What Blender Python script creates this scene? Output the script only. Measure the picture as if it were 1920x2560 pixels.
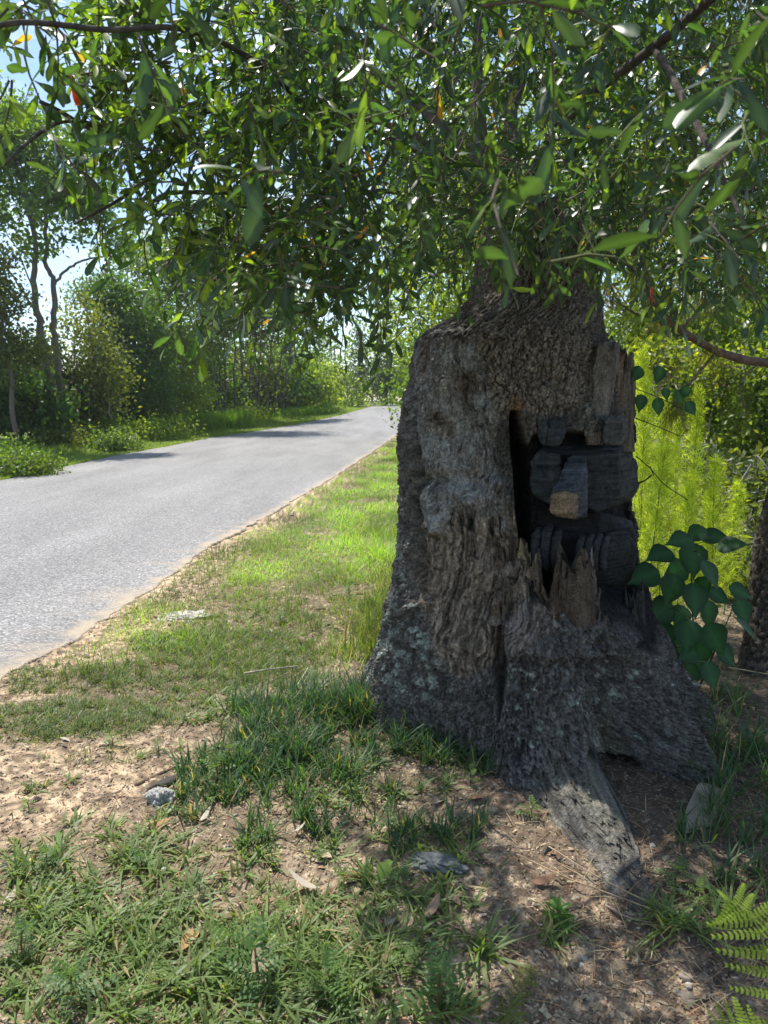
import bpy, bmesh, math, random
import numpy as np
from mathutils import Vector, Matrix

random.seed(7)
rng = np.random.default_rng(7)
scene = bpy.context.scene
for _o in list(bpy.data.objects):
    bpy.data.objects.remove(_o)
COL = scene.collection
R = math.radians

# ------------------------------------------------------------------ camera
EYE = 1.5
PITCH = R(8.7)
F = 1828.0            # focal length in pixels of the 1920 x 2560 photograph
cam_d = bpy.data.cameras.new('camera')
cam = bpy.data.objects.new('camera', cam_d)
COL.objects.link(cam)
cam.location = (0, 0, EYE)
cam.rotation_euler = (R(90) - PITCH, 0, 0)
cam_d.sensor_fit = 'VERTICAL'
cam_d.sensor_height = 24.0
cam_d.lens = 24.0 * F / 2560.0
cam_d.clip_start = 0.05
cam_d.clip_end = 3000
scene.camera = cam
cam_d.dof.use_dof = True
cam_d.dof.focus_distance = 3.1
cam_d.dof.aperture_fstop = 4.6

# ------------------------------------------------------------------ world, sun, exposure
SUN_EL = R(64)
SUN_AZ = R(-31)       # measured from +Y towards +X: the sun stands ahead, slightly left
world = bpy.data.worlds.new('World')
scene.world = world
world.use_nodes = True
wn, wl = world.node_tree.nodes, world.node_tree.links
wn.clear()
w_out = wn.new('ShaderNodeOutputWorld')
w_bg = wn.new('ShaderNodeBackground')
w_sky = wn.new('ShaderNodeTexSky')
w_sky.sky_type = 'NISHITA'
w_sky.sun_disc = False
w_sky.sun_elevation = SUN_EL
w_sky.sun_rotation = SUN_AZ
w_sky.air_density = 1.0
w_sky.dust_density = 0.3
w_sky.ozone_density = 2.2
# thin high clouds: noise laid on the sky directions, stretched sideways
w_tc = wn.new('ShaderNodeTexCoord')
w_map = wn.new('ShaderNodeMapping')
w_map.inputs['Scale'].default_value = (2.2, 2.2, 7.5)
w_no = wn.new('ShaderNodeTexNoise')
w_no.inputs['Scale'].default_value = 2.6
w_no.inputs['Detail'].default_value = 7
w_no.inputs['Roughness'].default_value = 0.6
w_ramp = wn.new('ShaderNodeValToRGB')
w_ramp.color_ramp.elements[0].position = 0.47
w_ramp.color_ramp.elements[0].color = (0, 0, 0, 1)
w_ramp.color_ramp.elements[1].position = 0.75
w_ramp.color_ramp.elements[1].color = (1, 1, 1, 1)
w_mix = wn.new('ShaderNodeMix')
w_mix.data_type = 'RGBA'
w_mix.inputs[7].default_value = (5.6, 6.2, 6.8, 1)
wl.new(w_tc.outputs['Generated'], w_map.inputs['Vector'])
wl.new(w_map.outputs['Vector'], w_no.inputs['Vector'])
wl.new(w_no.outputs['Fac'], w_ramp.inputs['Fac'])
wl.new(w_ramp.outputs['Color'], w_mix.inputs[0])
wl.new(w_sky.outputs['Color'], w_mix.inputs[6])
wl.new(w_mix.outputs[2], w_bg.inputs['Color'])
wl.new(w_bg.outputs['Background'], w_out.inputs['Surface'])
w_bg.inputs["Strength"].default_value = 0.13

sun_d = bpy.data.lights.new('sun', 'SUN')
sun_d.energy = 4.6
sun_d.angle = R(0.53)
sun_d.color = (1.0, 0.955, 0.88)
sun = bpy.data.objects.new('sun', sun_d)
COL.objects.link(sun)
_sd = Vector((math.sin(SUN_AZ) * math.cos(SUN_EL), math.cos(SUN_AZ) * math.cos(SUN_EL), math.sin(SUN_EL)))
sun.rotation_euler = _sd.to_track_quat('Z', 'Y').to_euler()
sun.location = (0, 20, 30)

scene.view_settings.view_transform = 'Standard'
scene.view_settings.look = 'None'
scene.view_settings.exposure = 0.74
scene.view_settings.gamma = 1.0
scene.view_settings.use_curve_mapping = False
scene.render.engine = 'CYCLES'
cy = scene.cycles
cy.max_bounces = 7
cy.diffuse_bounces = 4
cy.glossy_bounces = 2
cy.transmission_bounces = 5
cy.transparent_max_bounces = 4
cy.caustics_reflective = False
cy.caustics_refractive = False
cy.sample_clamp_indirect = 6.0

# ------------------------------------------------------------------ helpers: space
CP, SP = math.cos(PITCH), math.sin(PITCH)
def ray(px, py):
    """world direction with forward (y) component scaled to 1 for a photograph pixel"""
    a = (px - 960.0) / F
    b = (1280.0 - py) / F
    x, y, z = a, CP + b * SP, -SP + b * CP
    return x / y, z / y
def at(px, py, Y):
    x, z = ray(px, py)
    return Vector((x * Y, Y, EYE + z * Y))
def project(P):
    x, y, z = P[..., 0], P[..., 1], P[..., 2] - EYE
    d = y * CP - z * SP
    return 960 + F * x / d, 1280 - F * (y * SP + z * CP) / d
def smooth(t):
    t = np.clip(t, 0, 1)
    return t * t * (3 - 2 * t)
def rise(y):
    """the land climbs gently to a low crest ahead"""
    return 1.08 * smooth((np.asarray(y, float) - 24.0) / 40.0)
def gnd(px, py):
    """where the ray of a pixel meets the ground"""
    sx, sz = ray(px, py)
    Y = 1.0
    while Y < 90 and EYE + sz * Y > float(rise(Y)):
        Y += 0.01 + Y * 0.002
    return Vector((sx * Y, Y, float(rise(Y))))

# ------------------------------------------------------------------ helpers: noise (numpy)
def _h(ix, iy, iz, seed):
    n = (ix * 374761393 + iy * 668265263 + iz * 2147483647 + seed * 974634777) & 0xFFFFFFFF
    n = ((n ^ (n >> 13)) * 1274126177) & 0xFFFFFFFF
    n = ((n ^ (n >> 16)) * 2246822519) & 0xFFFFFFFF
    n = n ^ (n >> 15)
    return (n & 0xFFFFFF) / float(0xFFFFFF)
def noise3(x, y, z, seed=0):
    x, y, z = np.broadcast_arrays(x, y, z)
    ix, iy, iz = np.floor(x).astype(np.int64), np.floor(y).astype(np.int64), np.floor(z).astype(np.int64)
    fx, fy, fz = x - ix, y - iy, z - iz
    fx, fy, fz = [t * t * t * (t * (t * 6 - 15) + 10) for t in (fx, fy, fz)]
    r = 0
    for dx in (0, 1):
        wx = fx if dx else 1 - fx
        for dy in (0, 1):
            wy = fy if dy else 1 - fy
            for dz in (0, 1):
                wz = fz if dz else 1 - fz
                r = r + wx * wy * wz * _h(ix + dx, iy + dy, iz + dz, seed)
    return r * 2 - 1
def fbm(x, y, z, seed=0, octv=4, gain=0.5):
    s, a, t = 0, 1.0, 0
    for k in range(octv):
        s = s + a * noise3(x * 2 ** k, y * 2 ** k, z * 2 ** k, seed + k * 17)
        t += a
        a *= gain
    return s / t
def worley2(x, y, seed=0):
    """distance to nearest and second nearest point, and an id value of the nearest"""
    ix, iy = np.floor(x).astype(np.int64), np.floor(y).astype(np.int64)
    f1 = np.full(x.shape, 9.0); f2 = np.full(x.shape, 9.0); idv = np.zeros(x.shape)
    for dx in (-1, 0, 1):
        for dy in (-1, 0, 1):
            cx, cy_ = ix + dx, iy + dy
            hx, hy = _h(cx, cy_, 0 * cx, seed), _h(cx, cy_, 0 * cx + 1, seed + 5)
            d = np.hypot(cx + hx - x, cy_ + hy - y)
            near = d < f1
            f2 = np.where(near, f1, np.minimum(f2, d))
            idv = np.where(near, _h(cx, cy_, 0 * cx + 2, seed + 9), idv)
            f1 = np.where(near, d, f1)
    return f1, f2, idv

# ------------------------------------------------------------------ helpers: meshes and objects
def mesh_np(name, V, Fa, tint=None, smooth_shade=True):
    """V (n,3); Fa list of (m,3) or (m,4) int arrays; tint (n,3)"""
    V = np.asarray(V, np.float32)
    if not isinstance(Fa, (list, tuple)):
        Fa = [Fa]
    Fa = [np.asarray(f, np.int32) for f in Fa if len(f)]
    me = bpy.data.meshes.new(name)
    me.vertices.add(len(V))
    me.vertices.foreach_set('co', V.ravel())
    idx = np.concatenate([f.ravel() for f in Fa])
    tot = np.concatenate([np.full(len(f), f.shape[1], np.int32) for f in Fa])
    st = np.concatenate([[0], np.cumsum(tot)[:-1]]).astype(np.int32)
    me.loops.add(len(idx))
    me.loops.foreach_set('vertex_index', idx)
    me.polygons.add(len(tot))
    me.polygons.foreach_set('loop_start', st)
    me.polygons.foreach_set('loop_total', tot)
    me.polygons.foreach_set('use_smooth', np.full(len(tot), smooth_shade, bool))
    me.update(calc_edges=True)
    me.validate()
    if tint is not None:
        t = np.broadcast_to(np.asarray(tint, np.float32), (len(V), 3))
        a = me.attributes.new('tint', 'FLOAT_COLOR', 'POINT')
        a.data.foreach_set('color', np.concatenate([t, np.ones((len(V), 1), np.float32)], 1).astype(np.float32).ravel())
    return me
def link(name, me, mat=None, parent=None, loc=None, kind=None):
    o = bpy.data.objects.new(name, me)
    COL.objects.link(o)
    if mat is not None and me is not None and not me.materials:
        me.materials.append(mat)
    if parent is not None:
        o.parent = parent
    if loc is not None:
        o.location = loc
    if kind:
        o['kind'] = kind
    return o
def tag(o, label, cat, group=None, kind=None):
    o['label'] = label
    if cat:
        o['category'] = cat
    if group:
        o['group'] = group
    if kind:
        o['kind'] = kind
    return o
def thing(name, label, cat, loc=(0, 0, 0), rz=0.0, group=None, scale=1.0):
    o = bpy.data.objects.new(name, None)
    o.empty_display_size = 0.1
    COL.objects.link(o)
    o.location = loc
    o.rotation_euler = (0, 0, rz)
    o.scale = (scale,) * 3
    return tag(o, label, cat, group)
def kids_of(o):
    return [c for c in ALLKIDS.get(o.name, [])]
ALLKIDS = {}
def part(name, me, mat, parent, **kw):
    o = link(name, me, mat, parent, **kw)
    ALLKIDS.setdefault(parent.name, []).append(o)
    return o
def copy_thing(src, loc, rz, label, scale=1.0, group=None, rot=None):
    c = src.copy()
    COL.objects.link(c)
    c.location = loc
    c.rotation_euler = rot if rot is not None else (0, 0, rz)
    c.scale = (scale,) * 3
    c['label'] = label
    if group:
        c['group'] = group
    def rec(a, b):
        for ch in kids_of(a):
            d = ch.copy()
            COL.objects.link(d)
            d.parent = b
            ALLKIDS.setdefault(b.name, []).append(d)
            rec(ch, d)
    rec(src, c)
    return c

def basis(d, n):
    """columns: direction, side, normal"""
    d = d / np.linalg.norm(d, axis=1, keepdims=True)
    s = np.cross(n, d)
    s = s / (np.linalg.norm(s, axis=1, keepdims=True) + 1e-9)
    n2 = np.cross(d, s)
    return np.stack([d, s, n2], axis=2)
def scatter(T, Fs, B, P, S, tint=None, tvar=None):
    """copies of template T at P with basis B and scale S -> V, faces, tint"""
    n, k = len(P), len(T)
    S = np.asarray(S, float)
    S = S[:, None] if S.ndim == 1 else S
    S = np.broadcast_to(S, (n, 3))
    L = T[None] * S[:, None, :]
    V = np.einsum('nij,nkj->nki', B, L) + P[:, None, :]
    Fo = [(f[None] + (np.arange(n) * k)[:, None, None]).reshape(-1, f.shape[1]) for f in Fs]
    tt = None
    if tint is not None:
        tint = np.asarray(tint)
        if tint.ndim == 1:
            tint = np.broadcast_to(tint, (n, 3))
        tt = np.repeat(tint, k, axis=0)
        if tvar is not None:
            tt = tt * np.tile(tvar, (n,))[:, None]
    return V.reshape(-1, 3), Fo, tt
class Bag:
    """collects numpy geometry into one mesh"""
    def __init__(self):
        self.V, self.F, self.T, self.n = [], [], [], 0
    def add(self, V, Fs, tint):
        self.V.append(V)
        for f in Fs:
            self.F.append(np.asarray(f) + self.n)
        self.T.append(np.broadcast_to(np.asarray(tint, float), (len(V), 3)))
        self.n += len(V)
    def tube(self, pts, rad, sides=6, tint=(0.1, 0.1, 0.1), cap=True):
        V, Fq = tube_np(pts, rad, sides)
        self.add(V, [Fq], tint)
    def mesh(self, name, smooth_shade=True):
        q = [f for f in self.F if f.shape[1] == 4]
        t = [f for f in self.F if f.shape[1] == 3]
        Fa = ([np.concatenate(q)] if q else []) + ([np.concatenate(t)] if t else [])
        return mesh_np(name, np.concatenate(self.V), Fa, np.concatenate(self.T), smooth_shade)
def tube_np(pts, rad, sides=6):
    P = np.asarray([tuple(p) for p in pts], float)
    rad = np.broadcast_to(np.asarray(rad, float), (len(P),))
    D = np.gradient(P, axis=0)
    D /= np.linalg.norm(D, axis=1, keepdims=True) + 1e-9
    ref = np.array([0.31, 0.17, 0.93])
    if abs(D[0] @ ref) > 0.95:
        ref = np.array([1.0, 0.1, 0])
    A = np.cross(D, ref); A /= np.linalg.norm(A, axis=1, keepdims=True) + 1e-9
    B = np.cross(D, A)
    a = np.arange(sides) * 2 * math.pi / sides
    V = P[:, None] + rad[:, None, None] * (A[:, None] * np.cos(a)[None, :, None] + B[:, None] * np.sin(a)[None, :, None])
    n = len(P)
    i = np.arange(n - 1)[:, None] * sides
    j = np.arange(sides)[None]
    k = (np.arange(sides)[None] + 1) % sides
    Fq = np.stack([i + j, i + k, i + sides + k, i + sides + j], -1).reshape(-1, 4)
    return V.reshape(-1, 3), Fq
def curve_pts(pts, n=8):
    """Catmull-Rom through points"""
    P = [np.array(tuple(p), float) for p in pts]
    P = [2 * P[0] - P[1]] + P + [2 * P[-1] - P[-2]]
    out = []
    for i in range(1, len(P) - 2):
        for k in range(n):
            t = k / n
            out.append(0.5 * (2 * P[i] + (P[i + 1] - P[i - 1]) * t + (2 * P[i - 1] - 5 * P[i] + 4 * P[i + 1] - P[i + 2]) * t * t
                              + (3 * P[i] - P[i - 1] - 3 * P[i + 1] + P[i + 2]) * t ** 3))
    out.append(P[-2])
    return np.array(out)
def unit_rand(n, g=None):
    g = g or rng
    v = g.normal(size=(n, 3))
    return v / np.linalg.norm(v, axis=1, keepdims=True)

# ------------------------------------------------------------------ materials
def nodes_of(m):
    m.use_nodes = True
    n, l = m.node_tree.nodes, m.node_tree.links
    n.clear()
    return n, l
def tint_mat(name, rough=0.85, spec=0.3, transl=0.0, tcol=(1.6, 1.9, 0.35), noise=(40.0, 0.25), bump=(0.0, 60.0), extra_bump=None):
    """colour from the 'tint' attribute of the mesh, varied by noise; optional translucency for leaves"""
    m = bpy.data.materials.new(name)
    n, l = nodes_of(m)
    out = n.new('ShaderNodeOutputMaterial')
    at_ = n.new('ShaderNodeAttribute'); at_.attribute_name = 'tint'
    tc = n.new('ShaderNodeTexCoord')
    no = n.new('ShaderNodeTexNoise'); no.inputs['Scale'].default_value = noise[0]; no.inputs['Detail'].default_value = 5
    l.new(tc.outputs['Object'], no.inputs['Vector'])
    mr = n.new('ShaderNodeMapRange'); mr.inputs[1].default_value = 0.3; mr.inputs[2].default_value = 0.7
    mr.inputs[3].default_value = 1 - noise[1]; mr.inputs[4].default_value = 1 + noise[1]
    l.new(no.outputs['Fac'], mr.inputs[0])
    mu = n.new('ShaderNodeVectorMath'); mu.operation = 'SCALE'
    l.new(at_.outputs['Color'], mu.inputs[0]); l.new(mr.outputs[0], mu.inputs[3])
    bs = n.new('ShaderNodeBsdfPrincipled')
    bs.inputs['Roughness'].default_value = rough
    bs.inputs['Specular IOR Level'].default_value = spec
    l.new(mu.outputs[0], bs.inputs['Base Color'])
    last = bs.outputs[0]
    if bump[0] > 0:
        nb = n.new('ShaderNodeTexNoise'); nb.inputs['Scale'].default_value = bump[1]; nb.inputs['Detail'].default_value = 8
        nb.inputs['Roughness'].default_value = 0.7
        l.new(tc.outputs['Object'], nb.inputs['Vector'])
        bp = n.new('ShaderNodeBump'); bp.inputs['Strength'].default_value = 1.0; bp.inputs['Distance'].default_value = bump[0]
        l.new(nb.outputs['Fac'], bp.inputs['Height'])
        nrm = bp
        if extra_bump:
            mp = n.new('ShaderNodeMapping'); mp.inputs['Scale'].default_value = extra_bump[0]
            l.new(tc.outputs['Object'], mp.inputs['Vector'])
            n2 = n.new('ShaderNodeTexNoise'); n2.inputs['Scale'].default_value = 1.0; n2.inputs['Detail'].default_value = 6
            l.new(mp.outputs[0], n2.inputs['Vector'])
            b2 = n.new('ShaderNodeBump'); b2.inputs['Distance'].default_value = extra_bump[1]
            l.new(n2.outputs['Fac'], b2.inputs['Height']); l.new(bp.outputs[0], b2.inputs['Normal'])
            nrm = b2
        l.new(nrm.outputs[0], bs.inputs['Normal'])
    if transl > 0:
        tr = n.new('ShaderNodeBsdfTranslucent')
        tm = n.new('ShaderNodeVectorMath'); tm.operation = 'MULTIPLY'; tm.inputs[1].default_value = tcol
        l.new(mu.outputs[0], tm.inputs[0]); l.new(tm.outputs[0], tr.inputs['Color'])
        mx = n.new('ShaderNodeMixShader'); mx.inputs[0].default_value = transl
        l.new(bs.outputs[0], mx.inputs[1]); l.new(tr.outputs[0], mx.inputs[2])
        last = mx.outputs[0]
    l.new(last, out.inputs['Surface'])
    return m
M = {}
M['oak_leaf'] = tint_mat('oak_leaf', rough=0.36, spec=0.5, transl=0.38, tcol=(2.3, 2.7, 0.6), noise=(90, 0.18))
M['dull_leaf'] = tint_mat('dull_leaf', rough=0.62, spec=0.25, transl=0.3, tcol=(1.6, 2.2, 0.7), noise=(60, 0.15))
M['leaf'] = tint_mat('leaf', rough=0.45, spec=0.45, transl=0.45, tcol=(2.5, 2.5, 0.6), noise=(30, 0.2))
M['grass'] = tint_mat('grass', rough=0.5, spec=0.4, transl=0.4, tcol=(2.0, 2.0, 0.6), noise=(20, 0.2))
M['feather'] = tint_mat('feather', rough=0.6, spec=0.2, transl=0.5, tcol=(2.3, 2.1, 0.6), noise=(20, 0.15))
M['dry'] = tint_mat('dry', rough=0.7, spec=0.25, transl=0.15, tcol=(1.2, 1.0, 0.7), noise=(60, 0.3), bump=(0.002, 200))
M['wood'] = tint_mat('wood', rough=0.9, spec=0.15, noise=(120, 0.45), bump=(0.006, 160), extra_bump=((190, 190, 16), 0.012))
M['char'] = tint_mat('char', rough=0.68, spec=0.3, noise=(60, 0.45), bump=(0.004, 130), extra_bump=((10, 10, 190), 0.012))
M['bark'] = tint_mat('bark', rough=0.95, spec=0.1, noise=(35, 0.35), bump=(0.01, 40))
M['stone'] = tint_mat('stone', rough=0.9, spec=0.2, noise=(90, 0.25), bump=(0.003, 120))
# ------------------------------------------------------------------ the ground and the road
def edge_fn(pix):
    P = [gnd(*p) for p in pix]
    P.sort(key=lambda p: p.y)
    ys = np.array([p.y for p in P]); xs = np.array([p.x for p in P])
    return ys, xs
R_Y, R_X = edge_fn([(0, 1712), (174, 1608), (405, 1458), (555, 1354), (694, 1278), (856, 1180), (960, 1112), (1012, 1068)])
L_Y, L_X = edge_fn([(0, 1203), (289, 1140), (521, 1096), (740, 1062), (845, 1040), (925, 1019)])
def road_right(y):
    y = np.asarray(y, float)
    base = np.interp(y, R_Y, R_X, left=R_X[0])
    base = np.where(y < R_Y[0], R_X[0] - 0.05 * (R_Y[0] - y), base)
    far = np.maximum(y - R_Y[-1], 0)
    base = base + 0.10 * far + 0.004 * far ** 2
    return base + 0.035 * noise3(y * 2.3, 0 * y, 0 * y, 3) + 0.02 * noise3(y * 9.0, 0 * y, 0 * y, 4)
def road_left(y):
    y = np.asarray(y, float)
    s = (L_X[1] - L_X[0]) / (L_Y[1] - L_Y[0])
    base = np.where(y < L_Y[0], L_X[0] + (y - L_Y[0]) * min(s, 0.12), np.interp(y, L_Y, L_X))
    far = np.maximum(y - L_Y[-1], 0)
    base = base + 0.02 * far + 0.004 * far ** 2
    return base + 0.04 * noise3(y * 1.7, 0 * y, 0 * y, 5)

TREE = np.array([0.65, 3.4])
PATCHES = []          # grass patches: photo centre, radii in metres, density, blade height
def gpatch(px, py, rx, ry, dens, h, kind='short'):
    p = gnd(px, py)
    k_ = {'short': 1.22, 'long': 1.2, 'mix': 1.12}[kind]
    PATCHES.append((p.x, p.y, rx * k_, ry * k_, dens, h, kind))
# (positions measured on the photograph)
for a in [(60, 1810, .42, .16, 1, .035), (200, 1800, .34, .16, 1, .04), (330, 1775, .3, .14, 1, .04), (170, 1700, .28, .16, .9, .04),
          (430, 1690, .36, .18, .9, .045), (560, 1620, .4, .25, .8, .05), (490, 1600, .28, .18, .8, .045), (640, 1560, .35, .25, .5, .05),
          (650, 1690, .28, .16, .8, .05), (740, 1640, .25, .2, .5, .05)]:
    gpatch(*a)
for a in [(760, 1800, .26, .18, .9, .13, 'long'), (900, 1790, .25, .16, 1.0, .16, 'long'), (1010, 1810, .2, .14, .8, .16, 'long'), (660, 1900, .2, .13, 1.0, .11, 'long'),
          (720, 1960, .2, .12, 1.0, .11, 'long'), (560, 1950, .16, .1, .8, .09, 'long'), (520, 2030, .12, .08, .8, .08, 'long'), (690, 2080, .14, .09, .8, .09, 'long'),
          (880, 1900, .2, .12, .8, .1, 'long'), (1080, 1890, .14, .1, .9, .13, 'long'), (1160, 1950, .12, .08, .8, .11, 'long'), (960, 2000, .12, .08, .5, .08, 'long'),
          (1000, 2120, .12, .08, .6, .08, 'long'), (1120, 2100, .12, .07, .7, .08, 'long'), (840, 2080, .1, .06, .5, .07, 'long'), (1170, 1800, .14, .1, .7, .15, 'long')]:
    gpatch(*a)
for a in [(120, 2200, .28, .12, .9, .06, 'mix'), (300, 2240, .26, .11, .7, .06, 'mix'), (80, 2330, .22, .1, .9, .06, 'mix'), (240, 2360, .26, .11, .9, .06, 'mix'), (420, 2340, .2, .1, .8, .06, 'mix'),
          (120, 2470, .22, .1, .7, .06, 'mix'), (300, 2490, .24, .1, .8, .06, 'mix'), (560, 2400, .22, .11, 1.1, .08, 'mix'), (700, 2430, .22, .1, 1.0, .08, 'mix'), (500, 2520, .2, .08, .9, .07, 'mix'),
          (860, 2420, .2, .1, .9, .07, 'mix'), (760, 2540, .2, .08, 1.0, .08, 'mix'), (960, 2480, .16, .08, .9, .07, 'mix'), (1000, 2330, .14, .07, .7, .06, 'mix'), (900, 2270, .14, .07, .6, .06, 'mix'),
          (1030, 2230, .12, .06, .7, .07, 'mix'), (760, 2260, .12, .07, .4, .06, 'mix'), (400, 2140, .12, .06, .5, .06, 'mix'), (340, 2120, .1, .06, .3, .06, 'mix'),
          (1390, 2370, .05, .03, .5, .06, 'mix'), (1210, 2380, .05, .03, .6, .08, 'mix'), (1700, 2350, .07, .04, .6, .08, 'mix'), (1620, 2330, .06, .04, .5, .07, 'mix')]:
    gpatch(*a)
for a in [(640, 2000, .16, .1, .6, .06, 'mix'), (130, 1960, .2, .08, .3, .04, 'mix'), (330, 2080, .2, .09, .5, .05, 'mix'), (520, 2190, .18, .09, .6, .06, 'mix'), (250, 1900, .18, .07, .3, .04, 'short'), (470, 1980, .12, .08, .5, .05, 'mix'), (780, 2380, .16, .08, .6, .06, 'mix'), (1090, 2300, .1, .05, .4, .05, 'mix'), (860, 2010, .14, .07, .6, .06, 'mix'), (800, 1980, .16, .1, .5, .06, 'mix'), (930, 1930, .14, .08, .6, .06, 'mix'), (740, 1870, .16, .1, .6, .07, 'mix'), (600, 2180, .14, .08, .5, .05, 'mix'), (900, 2120, .14, .07, .5, .06, 'mix'), (700, 2150, .12, .07, .4, .05, 'mix'),
          (1060, 2000, .12, .07, .6, .06, 'mix'), (450, 1900, .14, .08, .4, .04, 'mix'), (560, 1820, .2, .1, .7, .05, 'mix'), (1100, 2170, .12, .06, .5, .06, 'mix'), (960, 2220, .12, .06, .5, .06, 'mix'), (620, 1750, .22, .12, .7, .05, 'mix'), (1040, 1900, .14, .08, .5, .06, 'mix'), (20, 2120, .14, .07, .6, .05, 'mix')]:
    gpatch(*a)
# right of the stump: dark thin grass
for a in [(1820, 1990, .14, .1, .35, .15, 'long'), (1890, 1930, .14, .12, .4, .18, 'long'), (1860, 2090, .12, .08, .4, .14, 'long'), (1780, 2130, .1, .06, .25, .11, 'long'), (1800, 1820, .25, .2, .12, .16, 'long'), (1880, 2200, .1, .07, .35, .12, 'long'), (1840, 2300, .12, .07, .6, .1, 'mix')]:
    gpatch(*a)
def ground_masks(x, y):
    """sand, lawn, humus, verge weights at world points"""
    n1 = fbm(x * 1.6, y * 1.6, 0 * x, 21, 4)
    n2 = fbm(x * 6, y * 6, 0 * x, 23, 3)
    dr = x - road_right(y)
    sand = smooth(1 - (dr - 0.25 - 0.35 * n1) / 0.5) * smooth((dr + 0.3) / 0.2) * smooth(1 - (y - 9) / 6)
    # the bare sandy patch at the lower left
    p = gnd(170, 1950)
    e = np.hypot((x - p.x) / 0.85, (y - p.y) / 0.42)
    sand = np.maximum(sand, smooth(1.25 - e + 0.35 * n2))
    lawn = np.zeros_like(x)
    for (cx, cy_, rx, ry, dn, h, k) in PATCHES:
        m = (np.abs(x - cx) < rx * 1.6) & (np.abs(y - cy_) < ry * 1.6)
        if m.any():
            e = np.hypot((x[m] - cx) / rx, (y[m] - cy_) / ry)
            lawn[m] = np.maximum(lawn[m], dn * smooth(1.5 - e + 0.5 * n2[m]))
    far = smooth((y - 3.9) / 2) * smooth((dr - 0.25 + 0.4 * n1) / 0.5)
    far = far * smooth((n1 + n2 * 0.6 + 0.55) / 0.5)
    lawn = np.maximum(lawn, far)
    lv = road_left(y) - x
    leftv = smooth(lv / 0.4) * smooth((n1 + 0.8) / 0.4)
    lawn = np.maximum(lawn, leftv)
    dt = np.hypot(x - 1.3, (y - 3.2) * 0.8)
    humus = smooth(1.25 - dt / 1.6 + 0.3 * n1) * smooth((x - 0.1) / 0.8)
    return sand, np.clip(lawn, 0, 1), humus, n1, n2
def ground_h(x, y, fine=True):
    z = rise(y).copy()
    near = smooth(1 - (y - 9) / 8)
    dr = x - road_right(y); dl = road_left(y) - x
    off = np.maximum(dr, dl)
    onroad = smooth(-off / 0.08)
    bump = 0.018 * fbm(x * 1.3, y * 1.3, 0 * x, 31, 3) + 0.01 * fbm(x * 5, y * 5, 0 * x, 33, 3)
    if fine:
        c = fbm(x * 22, y * 22, 0 * x, 35, 4, 0.65)
        f1, f2, _ = worley2(x * 38 + c, y * 38 + c, 7)
        f3, f4, _ = worley2(x * 75, y * 75 + c, 8)
        bump = bump + near * (0.014 * c + 0.011 * np.maximum(0.55 - f1, 0) * smooth(c * 3) * smooth(fbm(x * 4, y * 4, 0 * x, 39, 2) * 2 + .5) + 0.006 * np.maximum(0.5 - f3, 0))
    z = z + bump * (1 - onroad)
    # soil swells a little over the roots
    d = np.hypot(x - TREE[0], (y - TREE[1] + 0.3))
    z = z + 0.05 * smooth(1 - (d - 0.5) / 1.3) * near
    z = z - 0.035 * smooth((y - 0.5) / 1) * onroad
    z = z + 0.25 * smooth((dl - 1.5) / 5) * smooth((y - 6) / 8) + 0.3 * smooth((dr - 3) / 8) * smooth((y - 5) / 6)
    return z
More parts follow.
